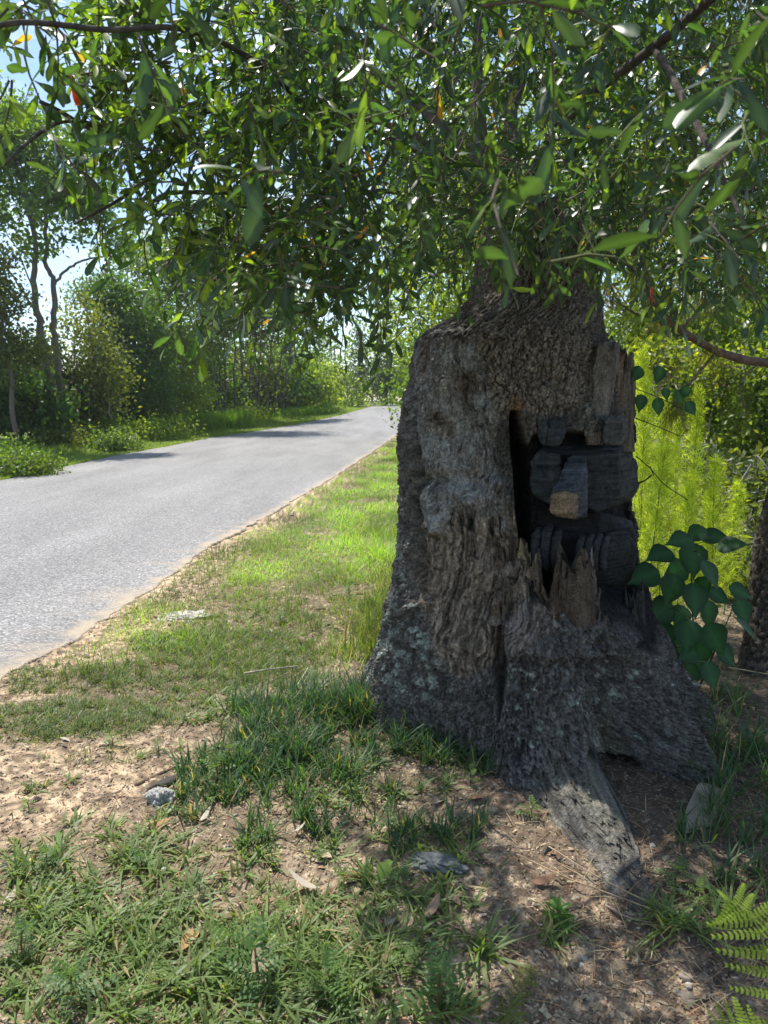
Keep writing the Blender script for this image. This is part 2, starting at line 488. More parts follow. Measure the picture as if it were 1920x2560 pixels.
def build_ground():
    rows = [0.55]
    while rows[-1] < 9:
        rows.append(rows[-1] * 1.0042 + 0.0012)
    while rows[-1] < 170:
        rows.append(rows[-1] * 1.03)
    rows = np.array(rows)
    t = np.linspace(-1, 1, 431)
    t = t * (0.3 + 0.7 * np.abs(t) ** 5)
    Y, T = np.meshgrid(rows, t, indexing='ij')
    X = T * (Y * 1.8 + 1.2)
    x, y = X.ravel(), Y.ravel()
    z = ground_h(x, y)
    sand, lawn, humus, n1, n2 = ground_masks(x, y)
    g = fbm(x * 30, y * 30, 0 * x, 41, 3, 0.7)[:, None]
    g2 = fbm(x * 90, y * 90, 0 * x, 43, 2, 0.7)[:, None]
    dirt = np.array([.175, .13, .09]); sandc = np.array([.48, .36, .235]); soil = np.array([.16, .125, .08]); hum = np.array([.085, .062, .048])
    litter = np.array([.40, .31, .21])
    c = dirt * (1 + 0.35 * g)
    c = c + (litter - c) * smooth((g * 1.5 + 0.2 + n1[:, None] * 0.6))
    c = c + (sandc * (1 + 0.15 * g) - c) * (sand[:, None] * smooth(0.55 + g * 1.6 + .3 * n2[:, None]))
    c = c + (soil * (1 + 0.4 * g) - c) * lawn[:, None] * 0.75
    c = c + (hum * (1 + 0.6 * g) - c) * humus[:, None] * 0.9
    farg = np.array([.095, .14, .035])
    c = c + (farg - c) * (smooth((y - 3.5) / 7) * lawn * 0.8)[:, None]
    c = np.clip(c * (1 + 0.55 * g2), 0.01, 0.8)
    nr, nc = Y.shape
    i = np.arange(nr - 1)[:, None] * nc; j = np.arange(nc - 1)[None]
    Fq = np.stack([i + j, i + j + 1, i + nc + j + 1, i + nc + j], -1).reshape(-1, 4)
    me = mesh_np('ground', np.stack([x, y, z], 1), [Fq], c)
    o = link('ground', me, M['ground'])
    o['kind'] = 'structure'
    # a lower coarse sheet of the same soil that goes on behind and beside the viewer
    gx = np.concatenate([-np.geomspace(1, 395, 26)[::-1], [0], np.geomspace(1, 395, 26)])
    X, Y = np.meshgrid(gx, gx)
    x, y = X.ravel(), Y.ravel()
    z = -0.12 + 0.02 * fbm(x, y, 0 * x, 51, 2)
    c = np.broadcast_to(np.array([.15, .13, .07]), (len(x), 3))
    nr, nc = X.shape
    i = np.arange(nr - 1)[:, None] * nc; j = np.arange(nc - 1)[None]
    Fq = np.stack([i + j, i + j + 1, i + nc + j + 1, i + nc + j], -1).reshape(-1, 4)
    o = link('surrounding_land', mesh_np('surrounding_land', np.stack([x, y, z], 1), [Fq], c), M['ground'])
    o['kind'] = 'structure'
def ground_mat():
    m = tint_mat('ground', rough=0.95, spec=0.08, noise=(160, 0.3), bump=(0.006, 90))
    return m
M['ground'] = ground_mat()
build_ground()

def asphalt_mat():
    m = bpy.data.materials.new('asphalt')
    n, l = nodes_of(m)
    out = n.new('ShaderNodeOutputMaterial'); bs = n.new('ShaderNodeBsdfPrincipled')
    geo = n.new('ShaderNodeNewGeometry')
    vo = n.new('ShaderNodeTexVoronoi'); vo.inputs['Scale'].default_value = 80
    l.new(geo.outputs['Position'], vo.inputs['Vector'])
    no = n.new('ShaderNodeTexNoise'); no.inputs['Scale'].default_value = 0.8; no.inputs['Detail'].default_value = 6
    mp = n.new('ShaderNodeMapping'); mp.inputs['Scale'].default_value = (1.6, 0.35, 1)
    l.new(geo.outputs['Position'], mp.inputs['Vector']); l.new(mp.outputs[0], no.inputs['Vector'])
    no2 = n.new('ShaderNodeTexNoise'); no2.inputs['Scale'].default_value = 140; no2.inputs['Detail'].default_value = 3
    l.new(geo.outputs['Position'], no2.inputs['Vector'])
    r1 = n.new('ShaderNodeValToRGB')
    e = r1.color_ramp.elements
    e[0].position = 0.0; e[0].color = (.11, .105, .105, 1)
    e[1].position = 1.0; e[1].color = (.40, .385, .37, 1)
    e.new(0.45).color = (.185, .18, .175, 1)
    e.new(0.8).color = (.26, .25, .24, 1)
    sep = n.new('ShaderNodeSeparateColor'); l.new(vo.outputs['Color'], sep.inputs[0]); l.new(sep.outputs[0], r1.inputs[0])
    mr = n.new('ShaderNodeMapRange'); mr.inputs[1].default_value = 0.3; mr.inputs[2].default_value = 0.7; mr.inputs[3].default_value = 0.82; mr.inputs[4].default_value = 1.2
    l.new(no.outputs['Fac'], mr.inputs[0])
    at_ = n.new('ShaderNodeAttribute'); at_.attribute_name = 'tint'
    mx = n.new('ShaderNodeMix'); mx.data_type = 'RGBA'; mx.inputs[7].default_value = (.42, .33, .23, 1)
    vs = n.new('ShaderNodeVectorMath'); vs.operation = 'SCALE'
    l.new(r1.outputs[0], vs.inputs[0]); l.new(mr.outputs[0], vs.inputs[3])
    l.new(vs.outputs[0], mx.inputs[6])
    sp = n.new('ShaderNodeSeparateColor'); l.new(at_.outputs['Color'], sp.inputs[0]); l.new(sp.outputs[0], mx.inputs[0])
    l.new(mx.outputs[2], bs.inputs['Base Color'])
    bs.inputs['Roughness'].default_value = 0.72
    bs.inputs['Specular IOR Level'].default_value = 0.35
    bp = n.new('ShaderNodeBump'); bp.inputs['Distance'].default_value = 0.006
    l.new(vo.outputs['Distance'], bp.inputs['Height'])
    bp2 = n.new('ShaderNodeBump'); bp2.inputs['Distance'].default_value = 0.004
    l.new(no2.outputs['Fac'], bp2.inputs['Height']); l.new(bp.outputs[0], bp2.inputs['Normal'])
    l.new(bp2.outputs[0], bs.inputs['Normal'])
    l.new(bs.outputs[0], out.inputs['Surface'])
    return m
M['asphalt'] = asphalt_mat()
def build_road():
    ys = np.concatenate([np.arange(-30, 1, 1.0), np.arange(1.0, 14, 0.03), np.arange(14, 40, 0.15), np.arange(40, 110, 1.0)])
    u = np.array([0, 0.0008, 0.003, 0.02, .1, .3, .5, .7, .9, .97, .985, .993, .997, .999, 1.0])
    xl, xr = road_left(ys), road_right(ys)
    xr = xr + 0.014 * noise3(ys * 17, 0 * ys, 0 * ys, 12)
    X = xl[:, None] + (xr - xl)[:, None] * u[None]
    Yg = np.repeat(ys[:, None], len(u), 1)
    Z = rise(Yg) + 0.012 + 0.035 * (1 - (2 * u[None] - 1) ** 2)
    Z[:, 0] -= 0.04; Z[:, -1] -= 0.04
    Z = Z + 0.004 * fbm(X * 2, Yg * 2, 0 * X, 61, 3)
    t = np.zeros(X.shape + (3,))
    dr = xr[:, None] - X
    t[..., 0] = np.clip(smooth(1 - dr / 0.16 + 0.8 * fbm(X * 7, Yg * 7, 0 * X, 63, 3)) * (dr < 0.35) * 0.8, 0, 1)
    nr, nc = X.shape
    i = np.arange(nr - 1)[:, None] * nc; j = np.arange(nc - 1)[None]
    Fq = np.stack([i + j, i + j + 1, i + nc + j + 1, i + nc + j], -1).reshape(-1, 4)
    me = mesh_np('road', np.stack([X.ravel(), Yg.ravel(), Z.ravel()], 1), [Fq], t.reshape(-1, 3))
    link('road', me, M['asphalt'], kind='structure')
build_road()
# ------------------------------------------------------------------ the old oak: carved hollow trunk
AX, AY = 0.65, 3.4
oak = thing('oak_tree', 'massive old oak with a hollow burnt trunk, carved bear face and low hanging leafy branches', 'tree', (AX, AY, 0))
def zof(py, Y=3.4):
    return EYE + ray(960, py)[1] * Y
# trunk outline measured on the photograph: row, left, right
OUT = [(560, 1225, 1455), (640, 1208, 1474), (700, 1200, 1478), (744, 1192, 1482), (790, 1150, 1484), (822, 1090, 1486), (850, 1058, 1492), (900, 1047, 1505), (960, 1036, 1530), (987, 1029, 1545), (1060, 1022, 1562),
       (1140, 1014, 1566), (1204, 1013, 1562), (1270, 1014, 1564), (1334, 1016, 1580), (1400, 1010, 1584), (1443, 1003, 1588), (1508, 985, 1598), (1573, 966, 1612), (1640, 955, 1622), (1760, 945, 1640)]
OZ = np.array([zof(a) for a, _, _ in OUT])
OL = np.array([(b - 960) / F * (3.4 * CP - (z - EYE) * SP) for (_, b, _), z in zip(OUT, OZ)])
OR = np.array([(c - 960) / F * (3.4 * CP - (z - EYE) * SP) for (_, _, c), z in zip(OUT, OZ)])
_o = np.argsort(OZ); OZ, OL, OR = OZ[_o], OL[_o], OR[_o]
def box_mask(px, py, x0, x1, y0, y1, s):
    return smooth((px - x0) / s + .5) * smooth((x1 - px) / s + .5) * smooth((py - y0) / s + .5) * smooth((y1 - py) / s + .5)
def poly_mask(px, py, P, s):
    """soft inside test of a polygon: distance to its edges"""
    P = np.array(P, float)
    inside = np.zeros(px.shape, bool); dist = np.full(px.shape, 1e9)
    for a, b in zip(P, np.roll(P, -1, 0)):
        c = ((a[1] > py) != (b[1] > py)) & (px < (b[0] - a[0]) * (py - a[1]) / (b[1] - a[1] + 1e-9) + a[0])
        inside ^= c
        ab = b - a
        t = np.clip(((px - a[0]) * ab[0] + (py - a[1]) * ab[1]) / (ab @ ab), 0, 1)
        dist = np.minimum(dist, np.hypot(px - a[0] - t * ab[0], py - a[1] - t * ab[1]))
    return smooth(np.where(inside, dist, -dist) / s + .5)
def build_trunk():
    u = np.concatenate([np.linspace(-math.pi, -1.95, 50, endpoint=False), np.linspace(-1.95, 1.95, 520), np.linspace(1.95, math.pi, 50)[1:-1]])
    zz = np.concatenate([np.linspace(-0.12, 1.0, 300, endpoint=False), np.linspace(1.0, 2.32, 330)])
    Z, U = np.meshgrid(zz, u, indexing='ij')
    z, uu = Z.ravel(), U.ravel()
    zc = np.clip(z, OZ[0], OZ[-1])
    xl, xr = np.interp(zc, OZ, OL), np.interp(zc, OZ, OR)
    cx, w = (xl + xr) / 2, (xr - xl) / 2
    d = np.interp(zc, [0, .5, .72, .8, 1.6, 1.75, 1.95, 2.3], [.55, .53, .45, .43, .42, .40, .30, .26])
    # superellipse cross-section
    su, cu = np.sin(uu), np.cos(uu)
    e = 2.25
    rr = (np.abs(su / w) ** e + np.abs(cu / d) ** e) ** (-1 / e)
    # roots
    def lobe(u0, wd, A, h, p=2.0):
        dd = np.abs((uu - u0 + math.pi) % (2 * math.pi) - math.pi)
        return A * np.exp(-(dd / wd) ** p) * np.exp(-np.maximum(z, 0) / h)
    wob = 0.10 * noise3(z * 3, 0 * z, 0 * z, 70)
    rr = rr + lobe(0.06, .44, .16, .50) + lobe(0.05 + wob, .15, .84, .155) + lobe(0.66 + wob, .20, .44, .26) + lobe(-1.80, .30, .20, .12) + lobe(-1.25, .3, .07, .2) + lobe(-.22, .09, .22, .10) + lobe(.27 + wob, .07, .30, .09)
    rr = rr + lobe(1.35, .35, .24, .28) + lobe(2.1, .3, .5, .25) + lobe(3.0, .35, .45, .25) + lobe(-2.5, .3, .5, .25)
    rr = rr - lobe(0.36, .10, .20, .20)
    x = AX + (cx - AX) * smooth((z + 0.0) / 0.5) + rr * su
    y = AY - rr * cu
    P = np.stack([x, y, z], 1)
    px, py = project(P)
    front = smooth((cu + 0.05) / 0.35)
    # ---------------- zones, by place on the front of the trunk
    s_ = uu * 0.5
    low = fbm(s_ * 5, z * 5, 0 * z, 80, 3)
    wx = 12 * low
    qx, qy = px + wx, py + 10 * fbm(s_ * 6, z * 6, 1 + 0 * z, 81, 3)
    # outlines below are (column, row) corners of the zones
    column = poly_mask(qx, qy, [(1190, 400), (1485, 400), (1490, 850), (1482, 960), (1420, 1030), (1350, 1040), (1290, 1020), (1250, 1060), (1215, 960), (1190, 860), (1185, 760)], 26) * front
    burl = poly_mask(qx, qy, [(1040, 850), (1190, 850), (1220, 960), (1250, 1060), (1235, 1150), (1270, 1250), (1275, 1340), (1190, 1330), (1070, 1330), (1052, 1100), (1030, 990)], 26) * front
    rotten = poly_mask(qx, qy, [(1070, 1300), (1330, 1280), (1400, 1440), (1380, 1560), (1180, 1700), (1090, 1640), (1060, 1450)], 30) * front
    char = poly_mask(qx, qy, [(1320, 1120), (1345, 1084), (1500, 1084), (1560, 1040), (1640, 1030), (1640, 1640), (1560, 1620), (1500, 1540), (1330, 1500), (1300, 1300)], 18) * front
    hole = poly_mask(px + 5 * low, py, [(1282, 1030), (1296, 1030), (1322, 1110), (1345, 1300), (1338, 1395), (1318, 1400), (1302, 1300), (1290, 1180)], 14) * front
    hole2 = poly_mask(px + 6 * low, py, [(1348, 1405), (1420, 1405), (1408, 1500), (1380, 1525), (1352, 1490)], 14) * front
    niche = poly_mask(qx, py, [(1318, 1150), (1340, 1092), (1420, 1084), (1500, 1088), (1575, 1100), (1620, 1200), (1620, 1420), (1580, 1520), (1500, 1500), (1345, 1430), (1325, 1300)], 24) * front
    split = poly_mask(px + 4 * low, py, [(1240, 1560), (1262, 1560), (1268, 1700), (1250, 1800), (1238, 1700)], 16) * front
    front_root = smooth((py - 1555 + 20 * low) / 30) * smooth((px - 1215) / 40) * front
    rightcave = poly_mask(px, py, [(1470, 1880), (1560, 1890), (1590, 1960), (1570, 2010), (1480, 1990)], 30) * front
    edge_strip = poly_mask(px + 4 * low, py, [(985, 990), (1034, 990), (1048, 1150), (1056, 1330), (1085, 1500), (1060, 1520), (860, 1620), (900, 1450), (985, 1200)], 10)
    # ---------------- relief, outward along the radius
    rel = 0.020 * low + 0.012 * fbm(s_ * 16, z * 12, 2 + 0 * z, 82, 3)
    wq = 0.35 * fbm(s_ * 18, z * 14, 3 + 0 * z, 83, 3)
    jit = fbm(s_ * 70, z * 50, 6 + 0 * z, 79, 3, .6)
    f1, f2, idp = worley2(s_ * 30 + wq * 2.4 + jit * .5, z * 20 + wq * 3.0 + jit * .5, 84)
    h1, h2, idh = worley2(s_ * 58 + wq * 3 + jit, z * 40 + wq * 4 + jit, 184)
    crack = smooth((f2 - f1) / 0.16) * (.55 + .45 * smooth((h2 - h1) / .14))
    plates = 0.010 * crack + 0.008 * (idp - .5) * crack + 0.005 * (idh - .5) + 0.006 * fbm(s_ * 130, z * 90, 0 * z, 85, 3, .7)
    s0_ = s_; s_ = uu * np.clip(rr, .5, 1.4)
    jr = fbm(s_ * 60, z * 22, 8 + 0 * z, 78, 4, .65)
    g1, g2, idg = worley2(s_ * 40 + wq * 4 + jr * 1.4, z * 13 + wq * 5 + jr * 1.2, 86)
    k1_, k2_, idk = worley2(s_ * 85 + jr * 2, z * 42 + jr * 2, 186)
    rc = smooth((g2 - g1) / 0.22) * (.6 + .4 * smooth((k2_ - k1_) / .2))
    ridged = 0.014 * rc + 0.012 * (idg - .5) * rc + 0.007 * (idk - .5) + 0.014 * (1 - 2 * np.abs(jr)) + 0.007 * fbm(s_ * 140, z * 90, 0 * z, 87, 3, .7)
    s_ = s0_
    wv = fbm(s_ * 5, z * 4, 4 + 0 * z, 88, 3)
    fib = fbm(s_ * 95 + wv * 12, z * 7 + wv * 9, 0 * z, 89, 4, .6)
    fibre = 0.011 * (1 - np.abs(fib) * 2) + 0.012 * fbm(s_ * 22 + wv * 4, z * 4, 0 * z, 90, 3)
    curl = fbm(s_ * 20 + wv * 16, z * 62 + wv * 26, 0 * z, 91, 4, .6)
    burlr = 0.013 * (1 - np.abs(curl) * 2.2) + 0.012 * fbm(s_ * 9, z * 9, 0 * z, 92, 4) + .006 * fbm(s_ * 110, z * 45, 0 * z, 192, 3, .7)
    rot = 0.020 * np.abs(fbm(s_ * 60 + wv * 4, z * 5, 0 * z, 93, 4, .6)) + 0.035 * (noise3(s_ * 26, z * 1.6, 0 * z, 94)) * 0.6
    up = smooth((z - 0.75) / .3)
    barkw = np.clip(1 - column - burl - rotten - char, 0, 1)
    bb = barkw * (1 - front_root)
    rel = rel + column * plates * 1.15 + burl * (.65 * burlr + 0.95 * fibre) + rotten * (rot + 0.6 * fibre) + char * (0.25 * burlr + 0.006 * fbm(s_ * 40, z * 60, 0 * z, 95, 3)) + bb * ridged + barkw * front_root * ridged * (1.15 + .9 * smooth((.4 - z) / .3))
    # the loose bark edge on the left stands proud with a groove behind it
    groove = poly_mask(px + 5 * low, py, [(1034, 900), (1046, 900), (1056, 1130), (1066, 1340), (1090, 1500), (1078, 1500), (1052, 1340), (1044, 1130)], 8) * front
    rel = rel + 0.03 * edge_strip * front - 0.05 * groove
    # root mass: torn lip above, then the hollow seam
    lip = poly_mask(qx, qy, [(1230, 1540), (1330, 1500), (1500, 1530), (1600, 1600), (1560, 1640), (1250, 1640)], 40) * front
    rel = rel + 0.05 * lip + 0.03 * lip * fbm(s_ * 40, z * 30, 0 * z, 96, 3)
    rel = rel - 0.10 * split
    # knot and eye hollow of the burl, horizontal shelf at row 1230
    kn = np.exp(-(((px - 1180) / 34) ** 2 + ((py - 1240) / 22) ** 2)) * front
    rel = rel + 0.05 * kn * (1 + fbm(s_ * 30, z * 50, 0 * z, 97, 2)) - 0.05 * np.exp(-(((px - 1100) / 50) ** 2 + ((py - 1200) / 16) ** 2)) * front
    kn2 = poly_mask(qx, py, [(1225, 1190), (1262, 1200), (1270, 1330), (1240, 1345), (1228, 1290)], 18) * front
    rel = rel + 0.035 * kn2
    kn3 = poly_mask(qx, py, [(1062, 1225), (1100, 1260), (1120, 1330), (1095, 1340), (1068, 1280)], 14) * front
    rel = rel + 0.03 * kn3
    rel = rel * np.where(z > 2.2, 0.6, 1)
    x = x + rel * su
    y = y - rel * cu
    # hollows go back into the trunk
    deep = 0.34 * hole + 0.40 * hole2 + 0.17 * niche * (1 - hole) * (1 - hole2) + 0.26 * rightcave
    # cone shaped dip around the slot
    sl = poly_mask(px, py, [(1235, 1100), (1290, 1010), (1335, 1100), (1350, 1430), (1230, 1400)], 60) * front
    deep = deep + 0.06 * sl * (1 - hole) * (1 - niche)
    y = y + deep
    # shoulder of the cut left limb: broken ledge, torn inwards above row 850
    sh = smooth((z - zof(845)) / .03) * smooth((1190 - px) / 20)
    y = y + 0.06 * sh * front
    # ---------------- colours by zone, crevice shade painted in
    k1 = fbm(s_ * 30, z * 30, 0 * z, 101, 4, .65)[:, None]
    k2 = fbm(s_ * 9, z * 7, 0 * z, 102, 3)[:, None]
    c_bark = np.array([.26, .225, .185]); c_crack = np.array([.085, .062, .046]); c_grey = np.array([.25, .24, .22]); c_brown = np.array([.16, .13, .105])
    c_char = np.array([.022, .022, .023]); c_rot = np.array([.21, .17, .13]); c_moss = np.array([.12, .125, .085]); c_lich = np.array([.50, .55, .47]); c_rootb = np.array([.165, .155, .138])
    def W(a):
        return np.asarray(a)[:, None]
    c = c_rootb * (1 + .5 * k1)
    c = c * (.8 + .4 * W(idk)) ; c = c + (c_crack - c) * W((1 - rc) * .45)
    cc = c_bark * (1 + .4 * k1) * (0.8 + 0.4 * W(idp)); cc = cc + (c_crack * .6 - cc) * W(1 - crack) * .95  # cracks darkened in the colour to strengthen the relief's weak shading
    c = c + (cc - c) * W(column)
    cb = c_grey + (c_brown - c_grey) * smooth(k2 * 1.2 + .3); cb = cb * (1 + .35 * k1) * (1 + 0.5 * W(curl))
    c = c + (cb - c) * W(burl)
    cr = c_rot * (1 + .5 * k1) * (1 + .6 * W(fib))
    c = c + (cr - c) * W(rotten)
    c = c + (c_char * (1 + .6 * k1) - c) * W(char * 0.96)
    c = c + (np.array([.02, .017, .015]) - c) * W(np.maximum(hole, hole2) * .9)  # near-black over the two hollows
    # orange rot spot above the slot
    sp = np.exp(-(((px - 1296) / 16) ** 2 + ((py - 1015) / 18) ** 2)) * front
    c = c + (np.array([.34, .19, .09]) - c) * W(sp) * .8
    c = c + (np.array([.26, .225, .21]) - c) * W(lip * smooth(k2[:, 0] * 2 + .5) * .5)
    # lichen: left buttress, spots over the front root mass
    l1, l2, lid = worley2(s_ * 20, z * 14, 111)
    lspot = smooth((0.40 - l1 + .45 * k1[:, 0] + .35 * jit) / .10)
    m1, m2, mid_ = worley2(s_ * 46, z * 40, 113); dots = smooth((0.36 - m1 + .4 * jit) / .1) * (mid_ > .80)
    lz = poly_mask(qx, qy, [(1030, 1480), (1135, 1510), (1140, 1700), (1100, 1740), (900, 1740), (930, 1600)], 60)
    lz2 = 0 * px
    lz3 = poly_mask(qx, qy, [(1010, 1330), (1050, 1330), (1060, 1500), (1000, 1520)], 30) * .6
    bs_ = barkw * (1 - char)
    c = c + (c_lich * (.8 + .3 * k1) - c) * W(np.clip(lspot * (lz * (k2[:, 0] > -.25) + lz2 + lz3 * (lid > .5)) + dots * smooth((py - 1600) / 60) * smooth((1900 - py) / 80) * smooth((px - 1240) / 40), 0, 1) * bs_ * .85)
    rt = smooth((0.42 - z) / .25) * smooth((px - 1330) / 60) * smooth((1560 - px) / 60)
    c = c + (np.array([.33, .31, .22]) * (1 + .5 * k1) - c) * W(rt * smooth(k2[:, 0] + .7) * .7)  # paler yellowish tone on the lower front root
    c = c + (c_moss * (1 + .4 * k1) - c) * W(bs_ * smooth((.35 - z) / .4) * smooth(k2[:, 0] * 2) * .5)
    # grain: dark threads and pale ridges follow the relief, standing in for its weak shading
    hf = fbm(s_ * 150, z * (40 + 60 * column), 0 * z, 121, 3, .7)[:, None]
    c = c * (1 + .75 * hf)
    c = c * (1 + 1.1 * W(burl + rotten) * W(fib))
    # silvery weathered patches on the bare wood, as in bands
    sil = smooth(fbm(s_ * 14 + wv, z * 10, 0 * z, 122, 3)[:, None] * 2.2 - .1) * W(burl)
    c = c + (np.array([.40, .41, .40]) * (1 + .7 * W(curl)) - c) * sil * .65
    c = np.clip(c, .008, .7)
    nr, nc = Z.shape
    i = np.arange(nr - 1)[:, None] * nc; j = np.arange(nc)[None]; j2 = (j + 1) % nc
    Fq = np.stack([i + j, i + j2, i + nc + j2, i + nc + j], -1).reshape(-1, 4)
    V = np.stack([x, y, z], 1)
    # broken top: lower it unevenly and close it
    top = (nr - 1) * nc
    V[top:, 2] += 0.03 * noise3(u * 6, 0 * u, 0 * u, 120)
    V = np.concatenate([V, [[V[top:, 0].mean(), V[top:, 1].mean(), V[top:, 2].mean() - .05]]])
    c = np.concatenate([c, [[.15, .1, .07]]])
    jj = np.arange(nc)
    Ft = np.stack([top + jj, top + (jj + 1) % nc, np.full(nc, len(V) - 1)], 1)
    V -= np.array([AX, AY, 0])
    return mesh_np('trunk', V, [Fq, Ft], c)
M['oak_bark'] = tint_mat('oak_bark', rough=0.92, spec=0.14, noise=(90, 0.45), bump=(0.012, 110), extra_bump=((150, 150, 30), 0.010))
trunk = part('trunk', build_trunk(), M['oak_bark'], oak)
OAKLOC = np.array([AX, AY, 0.0])

# ---- slabs and splinters: jagged pieces grown as their own meshes
def slab_mesh(outline, Y, thick, tint, seed, grain=0.006, nz=46, nu=40, torn=.09):
    """a plank of torn wood: outline given by rows (row, left, right, lean) in photo pixels at depth Y, real thickness"""
    rows = np.array([r[0] for r in outline], float)
    L = np.array([r[1] for r in outline], float); Rr = np.array([r[2] for r in outline], float)
    order = np.argsort(rows)
    rows, L, Rr = rows[order], L[order], Rr[order]
    pr = np.linspace(rows[-1], rows[0], nz)
    a = np.linspace(0, 2 * math.pi, nu, endpoint=False)
    PR, A = np.meshgrid(pr, a, indexing='ij')
    l, r = np.interp(PR, rows, L), np.interp(PR, rows, Rr)
    ca, sa = np.cos(A), np.sin(A)
    sg = lambda v, e: np.sign(v) * np.abs(v) ** e
    px = (l + r) / 2 + (r - l) / 2 * sg(ca, .6)
    X0, Z0 = (px - 960) / F, None
    Yv = Y + thick * 0.5 * sg(sa, .6)
    b = (1280.0 - PR) / F
    zz = EYE + Yv * (-SP + b * CP) / (CP + b * SP)
    xx = Yv * X0 / (CP + b * SP)
    V = np.stack([xx, Yv, zz], -1)
    g = fbm(xx * 90, Yv * 90, zz * 6, seed, 4, .6)
    h = fbm(xx * 14, Yv * 14, zz * 5, seed + 3, 3)
    nrm = np.stack([sg(ca, .6), sg(sa, .6), 0 * ca], -1)
    V = V + nrm * (grain * 1.4 * (1 - 2.6 * np.abs(g)) + 0.012 * h)[..., None]
    # torn top
    tt = np.clip((np.arange(nz) / (nz - 1) - .62) / .38, 0, 1)[:, None] ** 1.5
    V[..., 2] += tt * min(torn, .8 * (zz.max() - zz.min()) * .4) * (noise3(xx * 55, Yv * 40, 0 * xx, seed + 5) + .5 * noise3(xx * 150, Yv * 90, 0 * xx, seed + 6) - .35)
    Vr = V.reshape(-1, 3)
    i = np.arange(nz - 1)[:, None] * nu; j = np.arange(nu)[None]; k = (j + 1) % nu
    Fq = np.stack([i + j, i + k, i + nu + k, i + nu + j], -1).reshape(-1, 4)
    top = (nz - 1) * nu
    Vr = np.concatenate([Vr, [Vr[top:].mean(0) - [0, 0, .012]], [Vr[:nu].mean(0)]])
    jj = np.arange(nu)
    Ft = np.concatenate([np.stack([top + jj, top + (jj + 1) % nu, np.full(nu, nz * nu)], 1), np.stack([(jj + 1) % nu, jj, np.full(nu, nz * nu + 1)], 1)])
    t = np.asarray(tint) * .85 * (1 + 1.0 * g.reshape(-1, 1)) * (1 + .3 * h.reshape(-1, 1))
    t = np.concatenate([t, [tint], [tint]])
    return mesh_np('slab', Vr - OAKLOC, [Fq, Ft], np.clip(t, .01, .7))
GREYW, BROWNW, PALEW, DARKW = (.27, .245, .21), (.19, .14, .1), (.42, .37, .28), (.06, .05, .045)
for nm, ol, Yd, th, tn, sd in [
    ('wood_slab', [(1112, 1470, 1512), (1050, 1468, 1515), (960, 1474, 1530), (900, 1488, 1542), (860, 1495, 1545), (846, 1503, 1525)], 3.03, .07, (.2, .18, .155), 201),
    ('wood_slab', [(1100, 1505, 1548), (1000, 1510, 1550), (900, 1524, 1556), (868, 1540, 1562)], 3.12, .09, BROWNW, 202),
    ('bark_slab', [(1130, 1535, 1584), (1060, 1538, 1583), (1010, 1540, 1585), (950, 1546, 1583), (900, 1552, 1581), (876, 1562, 1578)], 3.16, .10, (.2, .17, .135), 203),
    ('wood_slab', [(1090, 1466, 1480), (1050, 1466, 1479), (1015, 1460, 1472), (1003, 1462, 1466)], 2.99, .02, (.3, .29, .26), 204),
    ('bark_slab', [(1330, 1012, 1030), (1200, 1008, 1030), (1100, 1006, 1032), (1040, 1005, 1026), (1020, 1009, 1018)], 3.30, .06, (.17, .14, .115), 205)]:
    part(nm, slab_mesh(ol, Yd, th, tn, sd, torn=.03), M['wood'], oak)
# splinters standing in front of the hollow
spl = [([(1540, 1266, 1290), (1440, 1268, 1292), (1390, 1273, 1290), (1362, 1280, 1287)], 2.98, .05, (.13, .1, .075)),
       ([(1500, 1290, 1322), (1420, 1292, 1320), (1352, 1296, 1322), (1347, 1304, 1320)], 2.97, .04, (.36, .27, .16)),
       ([(1580, 1225, 1350), (1500, 1240, 1350), (1450, 1250, 1352), (1425, 1262, 1350), (1408, 1320, 1342)], 2.94, .06, (.25, .2, .15)),
       ([(1540, 1240, 1262), (1440, 1242, 1264), (1360, 1246, 1258), (1335, 1248, 1252)], 3.0, .04, BROWNW),
       ([(1560, 1290, 1316), (1500, 1292, 1314), (1440, 1296, 1312), (1420, 1300, 1306)], 2.93, .04, GREYW),
       ([(1620, 1350, 1500), (1560, 1362, 1492), (1500, 1378, 1484), (1440, 1390, 1478), (1412, 1396, 1470), (1402, 1402, 1450)], 2.88, .13, (.14, .108, .08)),
       ([(1600, 1435, 1478), (1500, 1440, 1480), (1450, 1436, 1476), (1422, 1446, 1472)], 2.88, .09, BROWNW),
       ([(1580, 1462, 1492), (1480, 1468, 1490), (1425, 1474, 1486), (1408, 1478, 1484)], 2.90, .05, (.3, .25, .2)),
       ([(1620, 1370, 1400), (1540, 1374, 1400), (1490, 1384, 1402), (1470, 1394, 1400)], 2.86, .06, BROWNW)]
rr_ = np.random.default_rng(5)
for k in range(70):     # the shredded ledge between the hollow and the roots
    cxp = rr_.uniform(1235, 1510); b0 = rr_.uniform(1530, 1600); hgt = rr_.uniform(20, 80); w0 = rr_.uniform(2, 6)
    spl.append(([(b0, cxp - w0, cxp + w0), (b0 - hgt * .6, cxp - w0 * .7 + 3, cxp + w0 * .7), (b0 - hgt, cxp - 2 + (dx_ := rr_.uniform(-14, 14)), cxp + 1 + dx_)], rr_.uniform(2.86, 2.93), rr_.uniform(.01, .02), [BROWNW, (.2, .16, .12), (.24, .18, .14), (.14, .11, .09)][k % 4]))
for k, (ol, Yd, th, tn) in enumerate(spl):
    big = max(r[2] - r[1] for r in ol) > 60
    part('splinter', slab_mesh(ol, Yd, th, tn, 230 + k, grain=.009 if big else .005, nz=90 if big else 30, nu=110 if big else 24), M['wood'], oak)
